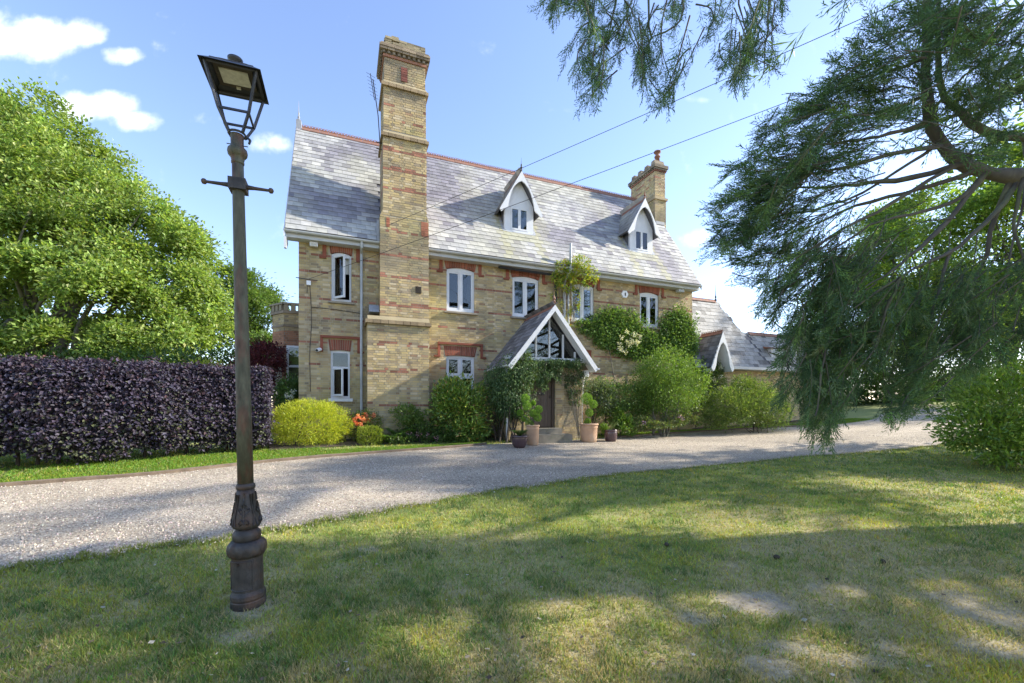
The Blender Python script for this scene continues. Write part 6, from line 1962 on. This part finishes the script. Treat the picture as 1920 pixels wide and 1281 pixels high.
def topiary(label, g0, zt_, balls, group):
    b0 = g0 + [0, 0, zt_]
    r_ = empty("topiary", tuple(b0), label, "topiary", group)
    k_ = kpx(g0)
    ms = MB()
    for (px_, py_, rp, dd) in balls:
        c = np.array([(px_ - 960) / FPX * (g0[1] + dd), g0[1] + dd, EYE + (HY - py_) / FPX * (g0[1] + dd)])
        mb = MB(); ellip_leaves(mb, [(c, (rp * k_ * .70,) * 3)], int(500 + rp * 80), .026, TOP, tuft=0, wl=.5, lump=.04, inner=.25); mb.build("leaf_ball", M["leaf"], r_, org=tuple(b0))
        ms.tube(resample(np.array([b0 - [0, 0, .03], (b0 + c) / 2 + [rng.uniform(-.03, .03), 0, .02], c]), 7), np.linspace(.018, .008, 7), 6)
    ms.build("stem", M["bark_grey"], r_, org=tuple(b0), smooth=True)


topiary("branching topiary of small clipped balls left of the door", gA, zA, [(985, 747, 11, 0), (988, 761, 11, -.1), (1010, 768, 10, 0), (999, 775, 9, -.12), (1008, 783, 10, -.1), (975, 774, 8, 0), (993, 795, 11, 0), (983, 785, 8, .1), (1000, 756, 6, .1)], "topiaries by the door")
topiary("upright topiary of stacked clipped balls right of the steps", gB, zB, [(1100, 748, 15, 0), (1112, 758, 11, .05), (1105, 774, 10, -.05), (1102, 790, 8, 0), (1099, 796, 7, 0)], "topiaries by the door")
rosette("potted_palm", "bushy green plant growing in the rounded purple pot", "potted plant", 0, 0, 60, .34, [[.10, .19, .04], [.15, .25, .06], [.07, .13, .03]], "plants in the glazed pots", wide=.12, arch=.45, loc=gC + [0, 0, zC - .01])
rosette("potted_palm", "spiky pale green plant growing in the brown glazed pot", "potted plant", 0, 0, 24, .48, [[.20, .27, .12], [.26, .33, .17], [.12, .20, .05]], "plants in the glazed pots", wide=.05, arch=.25, loc=gD + [0, 0, zD - .01])
plant("trailing_plant", "small bright trailing plant spilling beside the brown glazed pot", "plant", gD + [-.25, .1, 0], [(gD + np.array([-.20, .05, .42]), (.13, .13, .14))], 900, .045, [[.14, .25, .03], [.18, .3, .05]])

# grass strips by the house: longer, brighter turf
mb = MB()
vp = []
for lo_, hi_, n in ((np.array([FEs[k] for k in range(0, 67)]), None, 70000), (np.array([FEs[k] for k in range(88, 130)]), None, 26000)):
    i = rng.random(n) * (len(lo_) - 1.01); k = i.astype(int); f = (i - k)[:, None]
    p = lo_[k] * (1 - f) + lo_[k + 1] * f
    Xl, Yl = local_xy(p[:, 0], p[:, 1])
    t_ = np.gradient(lo_[:, :2], axis=0); t_ /= np.linalg.norm(t_, axis=1)[:, None]; nn = np.stack([-t_[:, 1], t_[:, 0]], -1)[k]
    wd = np.where(p[:, 0] < -4.2, 1.9, np.clip(1.0 - (p[:, 0] + 4.2) * .16, .16, 1.0)) if n > 50000 else np.full(n, 1.0)
    w = rng.random(n) * wd + .03
    P = p[:, :2] + nn * w[:, None]
    vp.append(np.concatenate([P, terr(P[:, 0], P[:, 1])[:, None]], 1))
P = np.vstack(vp); n = len(P)
V, Fc, C = blades(P, rng.uniform(.02, .055, n), np.array([.15, .27, .025]) * np.stack([rng.uniform(.6, 1.5, n), rng.uniform(.7, 1.25, n), rng.uniform(.5, 1.5, n)], -1), .8, .008)
mb.add(V, Fc, C)
tag(mb.build("verge_grass", M["grass"]), "bright green mown grass strips between drive and planting", "grass", kind="stuff")

# ================================================================== the giant fir whose limbs reach in from the right
def gen_spray(seed):
    r = np.random.default_rng(seed)
    K = []                                                    # base, dir, length, width
    ax = lambda s: np.array([s, .06 * math.sin(s * 3 + seed), -.10 * s + .16 * s * s])
    for i in range(5):
        a, b = ax(i / 5), ax((i + 1.15) / 5); K.append((a, b - a, .032))
    n = 13
    for i in range(n):
        s = .06 + .90 * i / n; sd = 1 if i % 2 else -1
        b0 = ax(s); L = .40 * (1 - .55 * s) * r.uniform(.75, 1.2)
        an = math.radians(r.uniform(26, 46)); dv = np.array([math.cos(an), sd * math.sin(an), r.uniform(-.25, .35)]); dv /= np.linalg.norm(dv)
        K.append((b0, dv * L, .028))
        for k in range(2):
            t = .3 + .32 * k + r.uniform(-.06, .06); s2 = 1 if k % 2 else -1
            a2 = an * sd + s2 * math.radians(r.uniform(22, 40)); d2 = np.array([math.cos(a2), math.sin(a2), dv[2] + r.uniform(-.35, .35)]); d2 /= np.linalg.norm(d2)
            K.append((b0 + dv * L * t, d2 * L * r.uniform(.32, .5), .026))
    B = np.array([k[0] for k in K]); D = np.array([k[1] for k in K]); Wd = np.array([k[2] for k in K])
    S = np.cross(unit(D), unit(r.normal(size=D.shape))); S = unit(S)
    V = np.stack([B, B + D * .45 + S * Wd[:, None] * .5, B + D, B + D * .45 - S * Wd[:, None] * .5], 1)
    return V


SPR = [gen_spray(k) for k in range(6)]
NPAL = [[0.065, 0.134, 0.053, 4], [0.089, 0.172, 0.062, 3], [0.052, 0.102, 0.053, 3], [0.121, 0.205, 0.081, 2], [0.178, 0.253, 0.124, 1], [0.138, 0.253, 0.059, 1.2]]


def add_sprays(mb, P, D, L, pal=NPAL):
    """sprays rooted at P growing along D"""
    n = len(P); D = unit(D)
    up = unit(np.array([0, 0, 1.0]) + rdir(n) * .9); Yv = unit(np.cross(up, D)); Zv = np.cross(D, Yv)
    t = rng.integers(0, 6, n)
    for k in range(6):
        m_ = t == k
        if not m_.any():
            continue
        T = SPR[k]; nk = len(T)
        R_ = np.stack([D[m_], Yv[m_], Zv[m_]], 1)              # rows
        V = np.einsum("kvi,nij->nkvj", T, R_) * L[m_][:, None, None, None] + P[m_][:, None, None]
        c = np.repeat(pal_cols(pal, m_.sum(), .25), nk, 0) * rng.uniform(.8, 1.2, (m_.sum() * nk, 1))
        mb.add(V.reshape(-1, 3), np.arange(m_.sum() * nk * 4).reshape(-1, 4), c)


TB = np.array([11.6, 6.2, 0.0]); TB[2] = terr(TB[0], TB[1])
fir = empty("giant_fir", tuple(TB), "giant fir whose dark drooping branches hang over the lawn at right", "tree")
mbw, mbn = MB(), MB()
mbt = MB(); mbt.tube(resample(np.array([TB - [0, 0, .3], TB + [0, 0, 1.2], TB + [0, .1, 8], TB + [.1, .1, 18], TB + [0, 0, 27]]), 16), np.array([1.25, .95, .85, .8, .76, .72, .68, .62, .56, .5, .44, .36, .28, .2, .12, .05]), 14)
mbt.build("trunk", M["bark"], fir, org=tuple(TB), smooth=True)
FD = 5.4


def limb(px, r0, r1, d0=FD, d1=FD, n=16, sides=8, start=None):
    pts = [at(a, b, d0 + (d1 - d0) * i / max(len(px) - 1, 1)) for i, (a, b) in enumerate(px)]
    if start is not None:
        pts = [np.asarray(start, float)] + pts
    P = resample(np.array(pts), n)
    P += np.concatenate([np.zeros((1, 3)), rng.normal(0, .008, (n - 1, 3))])
    mbw.tube(P, np.linspace(r0, r1, n) * (1 + .08 * rng.normal(size=n)), sides)
    return P


L1 = limb([(1990, 345), (1920, 334), (1848, 322), (1805, 306), (1765, 271), (1743, 219), (1735, 153), (1737, 44), (1739, -60), (1745, -200)], .12, .03, FD + .3, FD, 26, 10, TB + [-.6, -.1, 4.6])
L2 = limb([(2000, 262), (1918, 258), (1870, 252), (1831, 238), (1787, 197), (1765, 165), (1760, 80), (1765, -60)], .08, .025, FD + .7, FD + .5, 20, 9, TB + [-.6, -.1, 5.4])
for px, r0, d0, d1 in (
    ([(1805, 308), (1700, 335), (1620, 345), (1540, 352), (1470, 350)], .045, FD, FD + .2), ([(1765, 275), (1680, 287), (1600, 310), (1520, 328), (1440, 360)], .038, FD, FD - .2),
    ([(1745, 228), (1660, 252), (1580, 268), (1500, 270)], .03, FD, FD - .3), ([(1738, 180), (1650, 210), (1560, 225)], .026, FD, FD + .2), ([(1737, 110), (1660, 135), (1590, 150)], .024, FD, FD - .1),
    ([(1737, 60), (1690, 60), (1630, 80)], .02, FD, FD + .2), ([(1848, 325), (1790, 400), (1730, 460), (1680, 500), (1620, 540)], .045, FD, FD - .3), ([(1905, 345), (1861, 405), (1783, 470), (1691, 516), (1600, 580)], .042, FD + .1, FD - .5),
    ([(1892, 345), (1861, 420), (1844, 490), (1815, 560), (1800, 620)], .04, FD + .1, FD + .3), ([(1830, 318), (1760, 345), (1690, 365), (1610, 385), (1530, 420), (1470, 440)], .04, FD, FD + .3),
    ([(1848, 325), (1800, 370), (1720, 400), (1640, 420), (1560, 470)], .036, FD, FD - .2), ([(1805, 306), (1720, 350), (1640, 400), (1560, 440), (1500, 500), (1460, 560)], .034, FD, FD - .4),
    ([(1783, 470), (1760, 540), (1745, 600), (1735, 660), (1720, 720)], .022, FD - .2, FD - .2), ([(1691, 516), (1660, 590), (1640, 650), (1600, 700)], .022, FD - .4, FD - .4), ([(1610, 540), (1560, 620), (1540, 700), (1530, 780)], .02, FD - .3, FD - .5),
    ([(1831, 240), (1860, 160), (1890, 100), (1920, 40)], .03, FD + .6, FD + .8), ([(1918, 258), (1925, 340), (1900, 450), (1880, 560)], .03, FD + .8, FD + .5), ([(1742, 215), (1800, 150), (1850, 110), (1900, 90)], .022, FD, FD + .4),
    ([(1920, 334), (1900, 420), (1925, 520), (1900, 620)], .03, FD, FD - .2), ([(1765, 271), (1700, 310), (1600, 370), (1500, 400), (1420, 410)], .03, FD, FD + .3)):
    limb(px, r0 * .85, .007, d0, d1, 14, 6)


def twigs(cx, cy, rx, ry, n, dirx, dirz, d, ln=.62, sp=13, sl=.27):
    for _ in range(n):
        a, rr = rng.uniform(0, 2 * math.pi), rng.random() ** .5
        tip = at(cx + rx * rr * math.cos(a), cy + ry * rr * math.sin(a), d + rng.normal(0, .28))
        dv = np.array([dirx + rng.normal(0, .35), rng.normal(0, .45), dirz + rng.normal(0, .3)]); dv /= np.linalg.norm(dv)
        L = ln * rng.uniform(.6, 1.3)
        root = tip - dv * L + np.array([0, 0, .10 * L])
        Pp = resample(np.array([root, (root + tip) / 2 + rng.normal(0, .03, 3), tip]), 6)
        mbw.tube(Pp, np.linspace(.008, .003, 6), 4, cap=False)
        k = sp; t = np.linspace(.15, 1, k)
        i = np.clip((t * 5).astype(int), 0, 4); f = (t * 5 - i)[:, None]
        P = Pp[i] * (1 - f) + Pp[i + 1] * f
        side = unit(np.cross(dv, rdir(k)))
        D = dv + side * (.75 * (1 - t[:, None] * .6)) + np.array([0, 0, -.12])
        add_sprays(mbn, P, D, sl * rng.uniform(.65, 1.25, k))


for row in ((1690, 60, 80, 55, 16, -.7, .1), (1610, 130, 65, 40, 15, -.8, -.1), (1530, 195, 60, 32, 12, -.9, -.1), (1640, 200, 75, 40, 14, -.8, -.1), (1480, 255, 62, 36, 15, -.9, -.15), (1570, 265, 70, 34, 12, -.8, -.2),
            (1425, 325, 55, 42, 18, -.9, -.1), (1500, 335, 70, 38, 15, -.8, -.2), (1400, 395, 58, 40, 18, -.8, -.25), (1465, 415, 70, 42, 16, -.8, -.3), (1385, 460, 55, 34, 14, -.8, -.3), (1450, 495, 75, 38, 16, -.7, -.5),
            (1545, 515, 80, 50, 18, -.6, -.6), (1485, 575, 70, 46, 17, -.5, -.7), (1590, 590, 85, 55, 18, -.4, -.8), (1525, 655, 68, 48, 18, -.4, -.8), (1600, 680, 75, 50, 16, -.3, -.9), (1510, 725, 52, 46, 17, -.3, -.9), (1560, 745, 40, 40, 9, -.2, -1),
            (1532, 790, 32, 38, 12, -.15, -1), (1690, 630, 90, 55, 15, -.3, -.8), (1700, 705, 60, 42, 13, -.2, -.9), (1680, 760, 60, 26, 9, -.3, -.7), (1800, 590, 95, 55, 13, -.2, -.8), (1850, 650, 75, 50, 15, -.2, -.9), (1790, 670, 50, 36, 8, -.3, -.8),
            (1850, 60, 80, 60, 20, .3, .1), (1880, 150, 50, 55, 14, .5, .2), (1780, 30, 60, 50, 16, -.3, .3), (1830, 180, 70, 40, 10, .2, .1), (1880, 280, 40, 40, 7, .3, -.2), (1905, 560, 40, 60, 8, -.2, -.8), (1780, 120, 60, 50, 8, .4, .2), (1700, 480, 100, 30, 3, -.6, -.5), (1620, 420, 80, 30, 3, -.7, -.3)):
    row = list(row); row[4] = int(row[4] * (1.2 if row[1] > 450 else 1.15))
    twigs(*row, FD - .1)
# boughs hanging in from above the camera
UD = 4.3
for px, r0 in (([(1200, -160), (1165, -60), (1150, 20), (1138, 90)], .022), ([(1290, -160), (1285, -40), (1275, 40), (1215, 75)], .02), ([(1220, -120), (1218, 60), (1215, 120)], .014), ([(1470, -160), (1448, -20), (1440, 40), (1432, 140)], .02), ([(1380, -150), (1385, 0), (1400, 60)], .014), ([(1090, -150), (1080, -40), (1075, 40)], .016)):
    limb(px, r0, .004, UD, UD, 12, 6)
limb([(900, -420), (1200, -300), (1500, -250), (1800, -200)], .05, .12, UD - .3, FD, 14, 8)
for row in ((1070, 20, 45, 40, 10, -.35, -.85), (1120, 60, 40, 40, 9, -.3, -.9), (1095, 110, 36, 34, 9, -.4, -.85), (1105, 165, 26, 34, 8, -.15, -1), (1170, 60, 26, 50, 5, 0, -1), (1215, 125, 30, 34, 9, -.1, -1), (1225, 165, 30, 30, 7, -.15, -1), (1255, 180, 10, 26, 3, .05, -1), (1270, 20, 26, 26, 4, 0, -1),
            (1350, 60, 22, 40, 5, -.2, -.9), (1380, 110, 30, 40, 8, -.3, -.9), (1410, 60, 36, 50, 5, -.1, -1), (1400, 140, 36, 24, 6, 0, -1), (1455, 90, 20, 60, 3, .1, -1), (1040, -10, 40, 20, 4, -.8, -.4), (1430, 10, 50, 20, 4, 0, -.9)):
    twigs(*row, UD, ln=.42, sp=10, sl=.20)
# the rest of the crown: whorls of limbs round the trunk up to the top
for k in range(50):
    z = 5.2 + 20 * (k / 50) ** 1.05
    a = k * 2.399 + .6
    ln = (6.6 - (z - 5) * .24) * rng.uniform(.8, 1.1)
    if 2.3 < a % (2 * math.pi) < 4.2 and z < 7:
        z += 2.2
    if math.sin(a) > .05 and z < 8.0:  # low limbs left out on this side so sun reaches the lawn
        continue
    s0 = TB + [0, 0, z]; s0[2] = z
    e_ = s0 + np.array([math.cos(a) * ln, math.sin(a) * ln, -1.1 + .06 * z])
    m_ = s0 + np.array([math.cos(a) * ln * .5, math.sin(a) * ln * .5, -.9])
    Pp = resample(np.array([s0, m_, e_]), 10)
    mbw.tube(Pp, np.linspace(.13, .02, 10), 6)
    kk = 20
    t = rng.uniform(.25, 1.05, kk); i = np.clip((t * 9).astype(int), 0, 8); f = (t * 9 - i)[:, None]
    P = Pp[i] * (1 - f) + Pp[i + 1] * f + rng.normal(0, .38, (kk, 3)) * [1, 1, .6]
    D = unit(e_ - s0) + rdir(kk) * .8 + [0, 0, -.3]
    add_sprays(mbn, P, D, rng.uniform(.8, 1.5, kk))
for k in range(10):  # extra low limbs out of view, added to shade the near right lawn
    z = 3.0 + 4.2 * rng.random(); a = math.radians(rng.uniform(205, 275)); ln = rng.uniform(4.0, 6.2)
    s0 = TB + [0, 0, 0]; s0[2] = z + .8
    e_ = s0 + np.array([math.cos(a) * ln, math.sin(a) * ln, -.9])
    Pp = resample(np.array([s0, (s0 + e_) / 2 + [0, 0, -.3], e_]), 10); mbw.tube(Pp, np.linspace(.10, .02, 10), 6)
    kk = 30; t = rng.uniform(.15, 1.05, kk); i = np.clip((t * 9).astype(int), 0, 8); f = (t * 9 - i)[:, None]
    P = Pp[i] * (1 - f) + Pp[i + 1] * f + rng.normal(0, .35, (kk, 3))
    add_sprays(mbn, P, unit(e_ - s0) + rdir(kk) * .8 + [0, 0, -.3], rng.uniform(.8, 1.4, kk))
mbw.build("branches", M["bark"], fir, org=tuple(TB), smooth=True)
mbn.build("needles", M["needle"], fir, org=tuple(TB))

# ---------------------------------------------------------------- added shade tree and trees of the garden beyond the frame
gx_ = 19.5  # tree out of view, added to throw shade across the gravel
tree("shade_tree", "unseen tall leafy tree added on the right to shade the drive", np.array([gx_, 13.2, float(terr(gx_, 13.2))]), [((gx_, 13.2, 8.0), (3.2, 3.0, 3.2)), ((gx_ + .6, 13.8, 10.8), (2.6, 2.4, 2.8)), ((gx_ - .1, 12.6, 5.6), (2.6, 2.4, 2.0))], 240, 36, .30, RP, trunk_r=.4, cr=.7, limbs=8)
for k, (x_, y_, h_, lab) in enumerate(((-26, -24, 9, "broad garden tree behind the viewer, to the left"), (-9, -30, 10, "tall garden tree straight behind the viewer"), (6, -32, 10, "garden tree behind the viewer, beside the fir"), (24, -26, 9, "large garden tree behind the viewer, far right"), (-34, -6, 11, "garden tree off the left end of the hedge"))):
    b0 = np.array([x_, y_, float(terr(x_, y_))])
    tree("garden_tree", lab, b0, [(b0 + [0, 0, h_ * .62], (h_ * .36, h_ * .36, h_ * .34)), (b0 + [h_ * .2, h_ * .1, h_ * .42], (h_ * .28, h_ * .28, h_ * .22)), (b0 + [-h_ * .22, 0, h_ * .40], (h_ * .26, h_ * .26, h_ * .2))], 260, 34, .5, RP, trunk_r=.4, cr=1.25, limbs=6, group="garden trees round the lawn")
